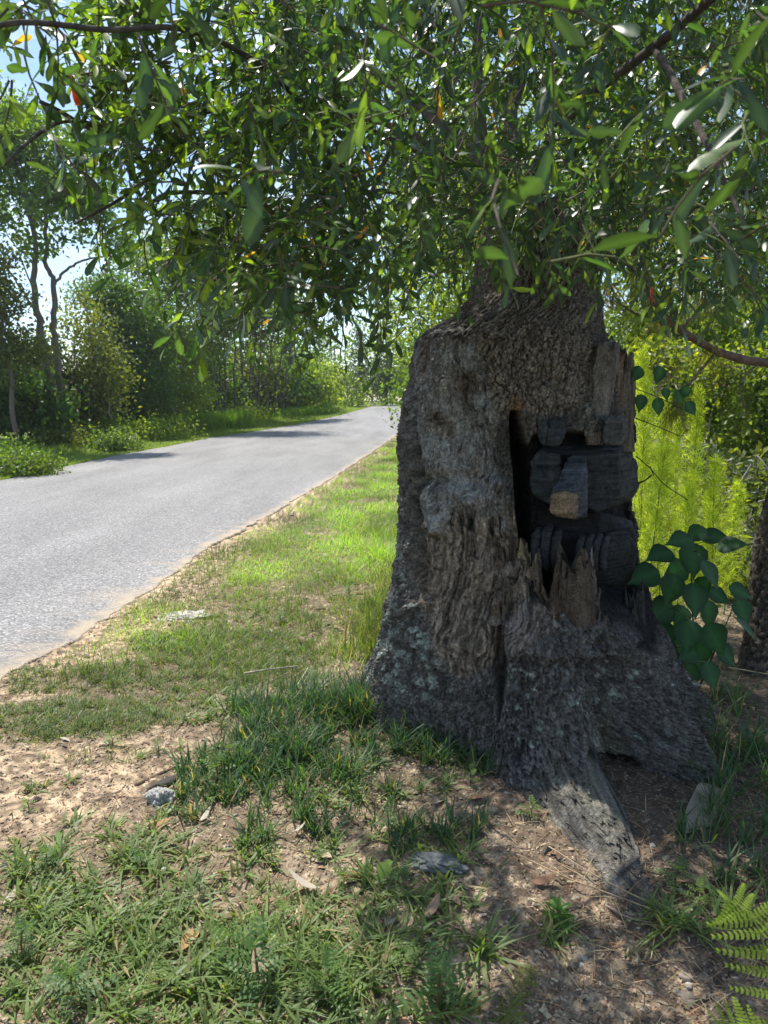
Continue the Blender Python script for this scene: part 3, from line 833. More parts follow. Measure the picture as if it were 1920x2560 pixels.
# charred flakes at the right foot
for k, ol in enumerate([[(1620, 1552, 1592), (1540, 1556, 1590), (1500, 1562, 1584)], [(1600, 1590, 1612), (1520, 1586, 1606), (1480, 1588, 1600)]]):
    part('charred_plank', slab_mesh(ol, 3.02 + .05 * k, .05, (.05, .045, .04), 290 + k), M['char'], oak)

# ---- the carved bear
bear = part('carved_bear', None, None, oak)
bear['label'] = 'blackened wooden bear with square snout and two paws'
def carve(name, pts, parent, tint, Yoff=0.0, rnd=.010, seed=300, rough=.005, mat=None, cuts=3, nose_tint=None):
    """a chainsaw-cut block: convex hull of (column, row, depth) corners, edges softened, saw grooves in the surface"""
    bm = bmesh.new()
    for (px, py, Y) in pts:
        bm.verts.new(at(px, py, Y + Yoff) - Vector(OAKLOC))
    bmesh.ops.convex_hull(bm, input=bm.verts[:])
    bmesh.ops.dissolve_limit(bm, angle_limit=R(8), verts=bm.verts[:], edges=bm.edges[:])
    bmesh.ops.bevel(bm, geom=bm.edges[:] , offset=rnd, segments=2, affect='EDGES', profile=.6, clamp_overlap=True)
    bmesh.ops.triangulate(bm, faces=bm.faces[:])
    for _ in range(8):
        long_e = [e for e in bm.edges if e.calc_length() > 0.012]
        if not long_e or len(bm.verts) > 14000:
            break
        bmesh.ops.subdivide_edges(bm, edges=long_e, cuts=1)
        bmesh.ops.triangulate(bm, faces=[f for f in bm.faces if len(f.verts) > 3])
    bm.normal_update()
    V = np.array([v.co[:] for v in bm.verts]); N = np.array([v.normal[:] for v in bm.verts])
    g = fbm(V[:, 0] * 6, V[:, 1] * 6, V[:, 2] * 130, seed, 3, .6)
    h = fbm(V[:, 0] * 25, V[:, 1] * 25, V[:, 2] * 25, seed + 2, 3)
    V = V + N * (rough * g + 0.007 * h)[:, None]
    Fq = np.array([[v.index for v in f.verts] for f in bm.faces])
    bm.free()
    t = np.asarray(tint) * (1 + 1.1 * g[:, None] + .5 * h[:, None])
    me = mesh_np(name, V, [Fq], np.clip(t, .008, .6), smooth_shade=True)
    ob = part(name, me, mat or M['char'], parent)
    return ob
BK = (.036, .042, .045); BK2 = (.013, .013, .014)
# head: left cheek block, right cheek block, forehead
carve('cheek', [(1342, 1132, 3.00), (1328, 1154, 3.02), (1327, 1216, 3.02), (1337, 1242, 3.02), (1376, 1262, 3.0), (1402, 1262, 2.99), (1404, 1134, 2.975), (1345, 1128, 3.2), (1326, 1200, 3.2), (1400, 1262, 3.25), (1400, 1126, 3.2)], bear, BK, seed=301)
carve('cheek', [(1455, 1136, 2.985), (1548, 1132, 3.02), (1552, 1168, 3.02), (1550, 1243, 3.02), (1538, 1262, 3.02), (1494, 1280, 3.0), (1462, 1268, 2.985), (1596, 1160, 3.22), (1598, 1222, 3.22), (1572, 1254, 3.24), (1566, 1122, 3.26), (1460, 1130, 3.25), (1470, 1280, 3.25)], bear, (.03, .032, .032), seed=302)
carve('forehead', [(1345, 1130, 3.005), (1462, 1138, 2.98), (1548, 1131, 3.02), (1378, 1116, 3.06), (1402, 1092, 3.16), (1560, 1096, 3.2), (1568, 1120, 3.22), (1345, 1136, 3.2), (1550, 1140, 3.2), (1405, 1139, 2.99)], bear, BK, seed=303)
carve('eye_socket', [(1403, 1136, 3.03), (1424, 1136, 3.03), (1403, 1215, 3.03), (1418, 1215, 3.03), (1403, 1136, 3.1), (1424, 1136, 3.1), (1403, 1215, 3.1), (1418, 1215, 3.1)], bear, (.014, .014, .014), rnd=.002, seed=304)
mz = carve('muzzle', [(1424, 1138, 2.965), (1464, 1138, 2.975), (1386, 1226, 2.80), (1432, 1222, 2.79), (1464, 1226, 2.84), (1374, 1242, 2.80), (1466, 1244, 2.85), (1376, 1280, 2.815), (1394, 1294, 2.82), (1437, 1299, 2.82), (1450, 1292, 2.84), (1462, 1280, 2.87),
      (1400, 1220, 3.05), (1468, 1160, 3.05), (1468, 1290, 3.02), (1405, 1290, 3.02)], bear, (.05, .055, .068), seed=305, rnd=.007)
carve('nose', [(1384, 1229, 2.783), (1428, 1228, 2.775), (1374, 1243, 2.785), (1376, 1279, 2.795), (1394, 1293, 2.80), (1436, 1298, 2.80), (1447, 1282, 2.808), (1445, 1240, 2.80), (1386, 1230, 2.83), (1440, 1230, 2.83), (1440, 1292, 2.85), (1380, 1280, 2.84)], mz, (.21, .16, .105), seed=306, mat=M['wood'], rnd=.006)
# ears: the left one is split by a deep groove
carve('ear', [(1354, 1049, 3.06), (1368, 1047, 3.05), (1344, 1075, 3.06), (1343, 1094, 3.06), (1354, 1114, 3.05), (1366, 1114, 3.05), (1368, 1080, 3.03), (1352, 1052, 3.12), (1366, 1112, 3.12), (1345, 1090, 3.12)], bear, BK, seed=307, Yoff=-.13)
carve('ear', [(1373, 1052, 3.035), (1384, 1042, 3.04), (1402, 1039, 3.05), (1413, 1056, 3.06), (1416, 1078, 3.06), (1406, 1100, 3.05), (1396, 1114, 3.04), (1368, 1114, 3.04), (1370, 1080, 3.025), (1380, 1044, 3.12), (1412, 1060, 3.13), (1400, 1112, 3.13), (1372, 1110, 3.13)], bear, BK, seed=308, Yoff=-.13)
carve('ear', [(1522, 1041, 3.06), (1556, 1040, 3.07), (1511, 1055, 3.035), (1559, 1056, 3.05), (1508, 1100, 3.04), (1512, 1114, 3.05), (1554, 1108, 3.06), (1570, 1046, 3.12), (1566, 1096, 3.13), (1520, 1044, 3.16), (1512, 1112, 3.16)], bear, (.06, .06, .058), seed=309, Yoff=-.14)
# chest and body behind the paws
carve('chest', [(1340, 1262, 3.10), (1500, 1280, 3.08), (1590, 1330, 3.18), (1592, 1420, 3.2), (1345, 1412, 3.08), (1490, 1418, 3.06), (1560, 1500, 3.2), (1440, 1500, 3.16), (1350, 1300, 3.28), (1585, 1300, 3.32), (1580, 1560, 3.32), (1400, 1440, 3.2)], bear, BK2, seed=310, rnd=.02)
carve('arm', [(1497, 1345, 3.03), (1530, 1322, 3.05), (1572, 1326, 3.09), (1594, 1370, 3.14), (1560, 1380, 3.05), (1552, 1416, 3.05), (1500, 1424, 2.99), (1508, 1360, 2.98), (1590, 1400, 3.25), (1510, 1330, 3.2), (1505, 1420, 3.2)], bear, (.02, .02, .02), seed=311, rnd=.02, Yoff=.04)
def finger(cols, Yf, tint, seed, parent):
    """one curved finger of a paw: cols = (row, column centre, half width)"""
    P = [at(c, r, Yf + d) - Vector(OAKLOC) for (r, c, w, d) in cols]
    W_ = [w / F * Yf for (r, c, w, d) in cols]
    pts = curve_pts(P, 6)
    wid = np.interp(np.linspace(0, 1, len(pts)), np.linspace(0, 1, len(W_)), W_)
    wid[0] *= .6; wid[-1] *= .75
    V, Fq = tube_np(pts, wid, 12)
    cen = V.mean(0)
    V = V + .003 * fbm(V[:, 0] * 40, V[:, 1] * 40, V[:, 2] * 90, seed, 3)[:, None] * (V - cen) / (np.linalg.norm(V - cen, axis=1, keepdims=True))
    n = len(pts)
    V = np.concatenate([V, [pts[0]], [pts[-1]]])
    jj = np.arange(12)
    Ft = np.concatenate([np.stack([(jj + 1) % 12, jj, np.full(12, n * 12)], 1), np.stack([(n - 1) * 12 + jj, (n - 1) * 12 + (jj + 1) % 12, np.full(12, n * 12 + 1)], 1)])
    part('finger', mesh_np('finger', V, [Fq, Ft], np.asarray(tint) * (1 + .4 * fbm(V[:, 0] * 10, V[:, 1] * 10, V[:, 2] * 120, seed, 3)[:, None])), M['char'], parent)
lp = part('paw', None, None, oak); lp['label'] = 'left paw of the carved bear with three long grooved fingers'
rp = part('paw', None, None, oak); rp['label'] = 'right paw of the carved bear with four short fingers'
for k, cols in enumerate([[(1322, 1352, 9, .06), (1340, 1341, 12, .01), (1378, 1335, 12, 0), (1400, 1339, 12, 0), (1414, 1345, 10, .02)],
                          [(1312, 1376, 9, .06), (1335, 1366, 13, .01), (1375, 1361, 13, 0), (1402, 1362, 12, 0), (1418, 1366, 10, .02)],
                          [(1322, 1398, 9, .06), (1345, 1391, 13, .01), (1378, 1387, 13, 0), (1402, 1387, 12, 0), (1416, 1388, 10, .02)]]):
    finger(cols, 2.99, (.038, .04, .042), 320 + k, lp)
for k, cols in enumerate([[(1342, 1460, 8, .05), (1362, 1450, 10, .01), (1390, 1446, 10, 0), (1410, 1446, 10, 0), (1424, 1448, 9, .01)],
                          [(1338, 1482, 8, .05), (1360, 1471, 10, .01), (1390, 1466, 10, 0), (1410, 1466, 10, 0), (1426, 1467, 9, .01)],
                          [(1336, 1502, 8, .05), (1360, 1492, 10, .01), (1390, 1486, 10, 0), (1410, 1486, 10, 0), (1427, 1487, 9, .01)],
                          [(1340, 1520, 8, .05), (1362, 1511, 10, .01), (1392, 1506, 10, 0), (1412, 1506, 10, 0), (1424, 1507, 9, .01)]]):
    finger(cols, 2.97, (.035, .036, .037), 330 + k, rp)
# ------------------------------------------------------------------ limbs, twigs and leaves of the oak
def leaf_template(st, wd, fold=.25, curl=.25, stalk=True):
    """a leaf along +X of length 1: stations st, half widths wd, folded on its midrib and curled down"""
    V, Fq = [], []
    for t, w in zip(st, wd):
        zc = -curl * t * t
        V += [(t, -w, zc + fold * w), (t, 0, zc), (t, w, zc + fold * w)]
    for i in range(len(st) - 1):
        a = i * 3
        Fq += [(a, a + 1, a + 4, a + 3), (a + 1, a + 2, a + 5, a + 4)]
    return np.array(V), [np.array(Fq)]
OAK_HI = [leaf_template([0, .12, .32, .55, .78, .93, 1], [.012, .03, .10, .13, .155, .11, .02], .3, .22),
          leaf_template([0, .12, .3, .5, .7, .88, 1], [.012, .04, .11, .09, .165, .12, .02], -.15, .3),
          leaf_template([0, .12, .3, .55, .8, 1], [.012, .04, .11, .14, .11, .01], .4, .1)]
OAK_LO = leaf_template([0, .35, .75, 1], [.01, .12, .15, .02], .25, .2)
LEAFC = np.array([.040, .068, .032])
def leaf_cols(n, g):
    k = g.random(n)
    c = LEAFC * (0.65 + 0.75 * g.random((n, 1)))
    yl = (k > .90)[:, None]
    c = np.where(yl, np.array([.13, .17, .03]) * (.8 + .5 * g.random((n, 1))), c)
    c = np.where((k > .996)[:, None], np.array([.42, .2, .04]), c)
    c[:, 0] *= (0.85 + .3 * g.random(n))
    return c
# lower edge of the leaf mass measured on the photograph
LOW_X = np.array([-200, 0, 60, 150, 260, 300, 400, 470, 520, 620, 700, 740, 850, 950, 1020, 1060, 1110, 1190, 1300, 1400, 1480, 1540, 1620, 1760, 1900, 2100])
LOW_Y = np.array([300, 290, 270, 340, 420, 460, 590, 700, 730, 790, 820, 860, 850, 820, 860, 800, 770, 720, 700, 700, 740, 700, 760, 800, 820, 850])
cg = np.random.default_rng(12)
twigs = []            # (start point, direction, length, number of leaves, leaf size)
def add_twigs(n, ylo, yhi, x0, x1, y0, nl, size, cond=None, pw=1.0, lowpad=0):
    k = 0
    while k < n:
        px, Y = cg.uniform(x0, x1), ylo + (yhi - ylo) * cg.random() ** pw
        lim = np.interp(px, LOW_X, LOW_Y) - lowpad
        py = cg.uniform(y0, lim)
        P = np.array(at(px, py, Y))
        if cond is not None and not cond(px, py, P):
            continue
        # keep the trunk face clear
        if px > 1020 and px < 1620 and py > 700 and Y < 3.2:
            k += 1
            continue
        out = P - np.array([0.75, 3.9, 2.4])
        out[2] *= .2
        out /= np.linalg.norm(out) + 1e-6
        d = out * .55 + cg.normal(size=3) * .55 + np.array([0, 0, -.35])
        d /= np.linalg.norm(d)
        twigs.append((P, d, cg.uniform(.10, .22), cg.integers(nl[0], nl[1]), size * cg.uniform(.8, 1.2)))
        k += 1
def sky_gap(px, py):
    return px < 260 and py < 330
lfprob = lambda px: 1.0
def cond_mid(px, py, P):
    if px < 560 and P[1] > 2.1: return False
    if px < 330 and py > 60 and cg.random() < (.5 if px > 220 else .72): return False
    if px < 300 and py < 250 and cg.random() < .35: return False
    return True
def cond_back(px, py, P):
    if P[0] < -.8 + .3 * math.sin(P[1] * 3): return False
    if px < 300: return False
    if px < 620 and cg.random() < .45: return False
    return P[2] < 4.6
add_twigs(12, .95, 1.35, 1150, 1950, -150, (4, 7), .08)
add_twigs(8, 1.0, 1.5, 600, 1150, -200, (4, 7), .07, lowpad=350)
add_twigs(7, 1.2, 1.6, -50, 520, -100, (5, 8), .075, cond=lambda px, py, P: py < 300)
add_twigs(820, 1.6, 3.0, -80, 2000, -250, (9, 14), .056, cond=cond_mid, lowpad=95)
add_twigs(2500, 3.0, 6.2, 500, 2050, -420, (9, 14), .06, cond=cond_back, pw=.8, lowpad=50)
add_twigs(330, 1.9, 3.0, 250, 900, 0, (8, 12), .056, cond=lambda px, py, P: P[1] < 2.3 or px > 650, lowpad=90)
# the edge of the mass: hanging tips
for (px, py, Y) in [(490, 840, 2.3), (500, 820, 2.35), (470, 800, 2.3), (620, 850, 2.5), (625, 800, 2.5), (735, 900, 2.7), (740, 870, 2.7), (855, 850, 2.6), (850, 800, 2.6), (1015, 860, 2.5), (1010, 800, 2.5), (255, 610, 2.0), (250, 590, 2.0),
                    (140, 400, 1.7), (170, 330, 1.7), (100, 350, 1.7), (60, 180, 1.5), (30, 240, 1.5), (20, 60, 1.4), (120, 40, 1.4), (360, 640, 2.1), (560, 800, 2.4), (790, 850, 2.7), (940, 800, 2.5), (1120, 740, 2.7), (1190, 700, 2.8),
                    (1160, 640, 2.7), (1230, 620, 2.65), (1300, 640, 2.7), (1370, 620, 2.7), (1430, 680, 2.75), (1250, 560, 2.6), (1350, 540, 2.6), (1480, 640, 2.8), (1180, 560, 2.6), (1410, 560, 2.7), (1290, 590, 2.9), (1330, 660, 2.8), (1620, 720, 2.3), (1700, 760, 2.2), (1790, 740, 2.0), (1880, 760, 1.9), (1500, 700, 2.6)]:
    twigs.append((np.array(at(px, py - 40, Y)), np.array([cg.normal() * .4, cg.normal() * .3, -.8]), .13, int(cg.integers(5, 8)), .07))
# the crown goes on above the frame and shades the foot of the tree
for k in range(1500):
    a = cg.uniform(0, 2 * math.pi); r = 2.6 * math.sqrt(cg.random())
    P = np.array([.95 + r * .9 * math.cos(a), 3.5 + r * 1.0 * math.sin(a), cg.uniform(2.7, 4.9)])
    if P[0] < -1.05 + .12 * P[2]: continue
    d = cg.normal(size=3); d[2] -= .4
    twigs.append((P, d / np.linalg.norm(d), cg.uniform(.15, .3), int(cg.integers(9, 14)), .082))
for k in range(170):   # unseen twigs added above the frame to shade the near leaves
    P = np.array([cg.uniform(.1, 1.7), cg.uniform(1.15, 2.1), cg.uniform(2.65, 3.4)])
    d = cg.normal(size=3); d[2] = -abs(d[2]) * .3
    twigs.append((P, d / np.linalg.norm(d), cg.uniform(.12, .2), int(cg.integers(8, 12)), .075))
LP, LD, LN, LS, LV = [], [], [], [], []
tw = Bag()
for (P, d, L, nl, size) in twigs:
    sag = np.array([0, 0, -.25 * L])
    side = np.cross(d, [0, 0, 1.0]); side /= np.linalg.norm(side) + 1e-6
    pts = np.array([P + d * L * t + sag * t * t + side * .06 * L * math.sin(t * 4) for t in np.linspace(0, 1, 4)])
    dist = np.linalg.norm(P - np.array([0, 0, EYE]))
    tw.tube(pts, np.linspace(.0028, .0012, 4), 3, (.15, .12, .09) if cg.random() > .3 else (.16, .18, .08))
    for k in range(nl):
        t = .15 + .85 * (k + .5) / nl
        p = P + d * L * t + sag * t * t
        ph = k * 2.4 + cg.uniform(-.4, .4)
        radial = side * math.cos(ph) + np.cross(side, d) * math.sin(ph)
        ld = d * .65 + radial * .85 + np.array([0, 0, -.25]) + cg.normal(size=3) * .2
        LP.append(p); LD.append(ld); LN.append(np.array([0, 0, 1.0]) + cg.normal(size=3) * .75); LS.append(size * cg.uniform(.65, 1.2))
LP, LD, LN, LS = map(np.array, (LP, LD, LN, LS))
# gaps in the crown through which the sun reaches the ground: (photo point on the ground, gap radius)
SUNV = np.array(_sd)
keep_ = np.ones(len(LP), bool)
for (gx_, gy_, gr, gh) in [(1395, 1985, .21, .2), (1360, 1915, .11, .25), (1430, 2060, .14, .12), (1750, 2050, .10, .1), (1470, 2120, .10, .05), (1560, 2200, .07, 0), (1620, 2180, .06, 0), (1690, 2240, .05, 0), (900, 1960, .08, 0), (1000, 1910, .07, 0), (1110, 1940, .07, 0), (700, 2230, .12, 0), (820, 2290, .11, 0), (850, 2200, .08, 0), (960, 2130, .05, 0), (620, 2130, .09, 0), (650, 1870, .05, 0), (1290, 2440, .07, 0), (1210, 2470, .08, 0),
                   (1180, 2330, .04, 0), (1000, 2440, .08, 0), (1080, 2520, .06, 0), (880, 2430, .09, 0), (1460, 2420, .06, 0), (1380, 2320, .03, 0), (1620, 2480, .05, 0), (1740, 2500, .06, 0), (1880, 2400, .16, .2), (1860, 2290, .16, .25), (1840, 2500, .14, .2), (1050, 1800, .05, .1), (940, 1790, .05, .1), (1740, 1400, .04, .5), (1660, 1540, .1, 0), (1800, 1540, .12, 0), (1720, 1480, .1, 0)]:
    G0 = np.array(gnd(gx_, gy_)) if gh == 0 else np.array(at(gx_, gy_, gnd(gx_, gy_).y * (1 - gh / EYE)))
    if gy_ > 2250 and gx_ > 1800: G0 = np.array(at(gx_, gy_, 1.3))
    w_ = LP - G0
    dist_ = np.linalg.norm(w_ - (w_ @ SUNV)[:, None] * SUNV, axis=1)
    keep_ &= ~((dist_ < gr) & (w_ @ SUNV > .5) & (LP[:, 2] > 1.2))
for (y0_, x0_, x1_, yy1) in [(4.15, 1.2, 3.6, 6.5)]:      # clear air over the sunlit feathery weeds
    for zt in (0.5, 1.2):
        sh_ = LP - SUNV * ((LP[:, 2] - zt) / SUNV[2])[:, None]
        keep_ &= ~((sh_[:, 1] > y0_) & (sh_[:, 0] > x0_) & (LP[:, 2] > 2.1) & (cg.random(len(LP)) < .8))
LP, LD, LN, LS = LP[keep_], LD[keep_], LN[keep_], LS[keep_]
LB = basis(LD, LN)
pxs, pys = project(LP)
LC = leaf_cols(len(LP), cg)
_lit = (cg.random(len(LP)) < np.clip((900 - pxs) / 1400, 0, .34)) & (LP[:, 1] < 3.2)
LC[_lit] = np.array([.14, .19, .03]) * (.7 + .5 * cg.random((_lit.sum(), 1)))  # backlit brightness painted into the tint, more often towards the left
depth = LP[:, 1]
size_px = LS / np.maximum(depth, .3)
inview = (pxs > -60) & (pxs < 1980) & (pys > -60) & (pys < 1000) & (depth > .5)
rank = np.argsort(np.where(inview, -size_px, 1))
# the ones that show largest are leaves of their own, the rest one mass
single = rank[:300]
rest = np.setdiff1d(np.arange(len(LP)), single)
hi = rest[depth[rest] < 3.0]; lo = rest[(depth[rest] >= 3.0) & (pys[rest] > -80)]; out_ = rest[(depth[rest] >= 3.0) & (pys[rest] <= -80)]; hi = hi[pys[hi] > -400]
bag = Bag()
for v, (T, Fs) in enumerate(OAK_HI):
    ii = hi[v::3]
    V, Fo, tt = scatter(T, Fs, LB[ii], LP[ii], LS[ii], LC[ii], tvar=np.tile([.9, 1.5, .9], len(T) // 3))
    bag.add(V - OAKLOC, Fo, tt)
V, Fo, tt = scatter(OAK_LO[0], OAK_LO[1], LB[lo], LP[lo], LS[lo], LC[lo])
bag.add(V - OAKLOC, Fo, tt)
TQ = (np.array([(0, 0, 0), (.6, -.17, .03), (1, 0, -.12), (.6, .17, .03)]), [np.array([(0, 1, 2, 3)])])
V, Fo, tt = scatter(TQ[0], TQ[1], LB[out_], LP[out_], LS[out_], LC[out_])
bag.add(V - OAKLOC, Fo, tt)
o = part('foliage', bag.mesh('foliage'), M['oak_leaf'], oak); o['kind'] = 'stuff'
o = part('twigs', tw.mesh('twigs'), M['bark'], oak); o['kind'] = 'stuff'
for v in o.data.vertices: pass
_co = np.empty(len(o.data.vertices) * 3, np.float32); o.data.vertices.foreach_get('co', _co)
_co = (_co.reshape(-1, 3) - OAKLOC).astype(np.float32); o.data.vertices.foreach_set('co', _co.ravel()); o.data.update()
LEAFME = []
for c in range(6):
    for v, (T, Fs) in enumerate(OAK_HI):
        me = mesh_np('leaf', T, Fs, np.tile([[.9], [1.6], [.9]], (len(T) // 3, 1)) * np.array(LEAFC * [.6, .75, .9, 1.1, 1.0, 1.0][c] if c < 4 else ((.09, .13, .03) if c == 4 else (.04, .075, .03))))
        me.materials.append(M['oak_leaf'])
        LEAFME.append(me)
for k, i in enumerate(single):
    ob = link('leaf', LEAFME[int(cg.integers(0, len(LEAFME)))], None, oak)
    m = Matrix([[*(LB[i][r] * LS[i]), LP[i][r] - OAKLOC[r]] for r in range(3)] + [[0, 0, 0, 1]])
    ob.matrix_local = m
for px, py, Y in [(175, 185, 1.5), (1625, 700, 2.2)]:       # two old leaves turned red
    me = mesh_np('leaf', OAK_HI[0][0], OAK_HI[0][1], (.42, .045, .02)); me.materials.append(M['oak_leaf'])
    ob = link('leaf', me, None, oak); ob['label'] = 'red leaf among green ones'
    p = at(px, py, Y)
    ob.location = p - Vector(OAKLOC); ob.scale = (.07 * Y / 2, .07 * Y / 2, .07 * Y / 2); ob.rotation_euler = (1.2, 1.3, 0.3)
# limbs: from the broken top of the trunk out through the crown
TOPP = Vector((0.78, 3.55, 2.05))
LIMBS = [([(1230, 560, 3.3), (1200, 300, 3.3), (1190, 80, 3.4), (1230, -300, 3.7)], .04), ([(1240, 500, 3.2), (1000, 330, 2.9), (640, 260, 2.5), (300, 330, 2.1), (100, 250, 1.8)], .014),
         ([(1240, 560, 3.2), (980, 480, 2.9), (700, 560, 2.6), (520, 720, 2.3)], .014), ([(1300, 520, 3.2), (1420, 300, 2.8), (1640, 120, 2.2), (1850, -60, 1.6)], .026),
         ([(1330, 600, 3.2), (1480, 520, 2.9), (1700, 520, 2.5), (1920, 470, 2.0)], .018), ([(1380, 640, 3.4), (1500, 610, 3.2), (1640, 560, 3.0), (1800, 430, 2.8)], .022),
         ([(1280, 420, 3.6), (1300, 200, 4.2), (1400, -100, 4.8)], .05), ([(1220, 420, 3.5), (900, 150, 4.0), (560, -100, 4.2)], .035), ([(1100, 400, 2.9), (850, 300, 2.4), (560, 120, 1.9), (250, 60, 1.5), (-60, 90, 1.3), (-200, 60, 1.2)], .008),
         ([(700, 560, 2.6), (610, 480, 2.4), (420, 480, 2.2), (300, 560, 2.05)], .009), ([(620, 262, 2.5), (420, 420, 2.2), (340, 470, 2.1), (180, 560, 1.9)], .008), ([(300, 330, 2.1), (150, 300, 1.8), (0, 440, 1.6)], .007),
         ([(1000, 330, 2.9), (900, 560, 2.7), (830, 740, 2.6)], .009), ([(1500, 520, 2.8), (1560, 640, 2.5), (1620, 760, 2.2)], .008), ([(1640, 120, 2.2), (1760, 330, 1.8), (1880, 600, 1.6)], .01), ([(1050, 380, 2.9), (1060, 600, 2.7), (1010, 780, 2.5)], .009)]
for k, (pp, r0) in enumerate(LIMBS):
    P = [at(*q) for q in pp]
    if r0 > .013:
        P = [TOPP - Vector((0, 0, .15)), TOPP + Vector((0, 0, .1))] + P
    pts = curve_pts(P, 9)
    pts = pts + 0.012 * np.stack([noise3(pts[:, 2] * 6, pts[:, 0] * 6, k + 0 * pts[:, 0], 400 + q) for q in range(3)], 1)
    n = len(pts)
    rad = r0 * np.linspace(1.15, .35, n)
    V, Fq = tube_np(pts, rad, 12)
    V = V + (.12 * r0 * fbm(V[:, 0] * 40, V[:, 1] * 40, V[:, 2] * 30, 410, 3))[:, None]
    part('branch', mesh_np('branch', V - OAKLOC, [Fq], np.array([.12, .1, .085]) * (1 + .4 * fbm(V[:, 0] * 60, V[:, 1] * 60, V[:, 2] * 20, 411, 2)[:, None])), M['bark'], oak)
# a leaf shoot hangs beside the stump on the right, with one dead leaf
TAL = leaf_template([0, .12, .3, .5, .72, .9, 1], [.02, .22, .40, .38, .2, .06, .01], .12, .18)
# ------------------------------------------------------------------ trees and bushes round about
bg = np.random.default_rng(23)
LQ = (np.array([(0, 0, 0), (.45, -.32, .06), (1, 0, -.08), (.45, .32, .06)]), [np.array([(0, 1, 2, 3)])])
LQ2 = (np.array([(0, 0, 0), (.4, -.2, .05), (1, 0, -.1), (.4, .2, .05)]), [np.array([(0, 1, 2, 3)])])
def crown_mesh(blobs, nclump, per, leaf, col, seed, spread=.28, T=LQ, var=.35, yellow=.12, droop=.35):
    """leaves in clumps through ellipsoids; blobs = (x, y, z, rx, ry, rz)"""
    g = np.random.default_rng(seed)
    vol = np.array([b[3] * b[4] * b[5] for b in blobs]) ** .75
    which = g.choice(len(blobs), nclump, p=vol / vol.sum())
    B = np.array(blobs)[which]
    d = unit_rand(nclump, g)
    r = g.random(nclump) ** .42
    C = B[:, :3] + d * r[:, None] * B[:, 3:6]
    keep = noise3(C[:, 0] * 1.1, C[:, 1] * 1.1, C[:, 2] * 1.4, seed) > -.28
    C = C[keep]; 
    cc = np.asarray(col) * (1 - var / 2 + var * g.random((len(C), 1)))
    cc = np.where(g.random((len(C), 1)) < yellow, cc * np.array([1.9, 1.6, .8]), cc)
    P = np.repeat(C, per, 0) + g.normal(size=(len(C) * per, 3)) * spread * np.array([1, 1, .7])
    c = np.repeat(cc, per, 0) * (.75 + .5 * g.random((len(P), 1)))
    D = unit_rand(len(P), g); D[:, 2] -= droop
    N = unit_rand(len(P), g); N[:, 2] += .6
    V, Fo, tt = scatter(T[0], T[1], basis(D, N), P, leaf * (.6 + .8 * g.random(len(P))), c)
    return mesh_np('crown', V, Fo, tt, False), C
def trunk_bag(stems, seed, col=(.16, .135, .11)):
    b = Bag(); g = np.random.default_rng(seed)
    for pts, r0, r1 in stems:
        P = curve_pts(pts, 6) if len(pts) > 2 else np.array([tuple(p) for p in pts], float)
        P = P + .03 * g.normal(size=P.shape) * np.array([1, 1, 0]) * (r0 > .02)
        b.tube(P, np.linspace(r0, r1, len(P)), 8, col)
    return b
def tree_at(name, label, px, Y, top, wpx, opts):
    pass
def Wp(px, Y):
    """world x for a column at depth Y near eye level"""
    return (px - 960) / F * Y
def zrow(py, Y):
    return at(960, py, Y).z
def gz(x, Y):
    return float(ground_h(np.array([float(x)]), np.array([float(Y)]), False)[0])
LEFT_GROUPS = ('trees along the far side of the road', 'bushes under the roadside trees', 'slender trees in a stand beside the road', 'trees at the far end of the road')
def make_tree(name, label, cat, px, Y, blobs_px, stems_px, leaf, col, nclump, per, seed, group=None, spread=.3, yellow=.12, dy=1.6, tcol=(.16, .135, .11), var=.35, mat='leaf', T=LQ):
    """blobs in photograph terms (column, row, rx px, ry px) at depth Y; stems as lists of (column, row, dY) with radii"""
    if group in LEFT_GROUPS:      # stand clear of the road, a little behind its edge
        er = np.interp(px, [0, 289, 521, 740, 845, 925, 1100], [1203, 1140, 1096, 1062, 1040, 1019, 1012])
        Y2 = max(Y, float(gnd(px, er - np.interp(px, [0, 400, 700], [34, 24, 12])).y) + (Y * .12 if 'bush' in group else Y * .02)) + (2.6 if px < 720 else 0) if px < 940 else Y
        if Y2 > Y:
            nclump = int(nclump * min(2.2, (Y2 / Y) ** 1.7)); spread *= (Y2 / Y) ** .5; leaf *= (Y2 / Y) ** .5
        Y = Y2; leaf *= 1.22; nclump = int(nclump * .74)
    bx = Wp(px, Y); bz = gz(bx, Y) - .05
    t = thing(name, label, cat, (bx, Y, bz), 0, group)
    s = Y / F
    bl = [((c - 960) * s - bx, (k[4] if len(k) > 4 else 0) * 1.0, zrow(r, Y) - bz, k[2] * s, k[2] * s * .8 + dy * .15, k[3] * s) for k in blobs_px for c, r in [(k[0], k[1])]]
    me, C = crown_mesh(bl, nclump, per, leaf, col, seed, spread, yellow=yellow, var=var, T=T)
    part('crown', me, M[mat], t)
    stems = []
    for pts, r0, r1 in stems_px:
        stems.append(([Vector(((c - 960) * s - bx, dd, zrow(r, Y) - bz)) for c, r, dd in pts], r0, r1))
    # twigs reach into the crown
    if stems:
        g = np.random.default_rng(seed + 1)
        tops = [st[0][-1] for st in stems] + [st[0][-2] for st in stems]
        for k in range(min(26, len(C))):
            c = C[g.integers(0, len(C))]
            tp = min(tops, key=lambda q: (q - Vector(c)).length)
            mid = (tp + Vector(c)) / 2 + Vector(g.normal(size=3) * .12)
            stems.append(([tp, mid, Vector(c)], .022 * Y / 18, .006))
    if stems:
        part('trunk', trunk_bag(stems, seed, tcol).mesh('trunk'), M['bark'], t)
    return t
DG = (.055, .11, .03); MG = (.085, .15, .035); YG = (.14, .20, .035); OL = (.09, .115, .04); PG = (.095, .15, .05)
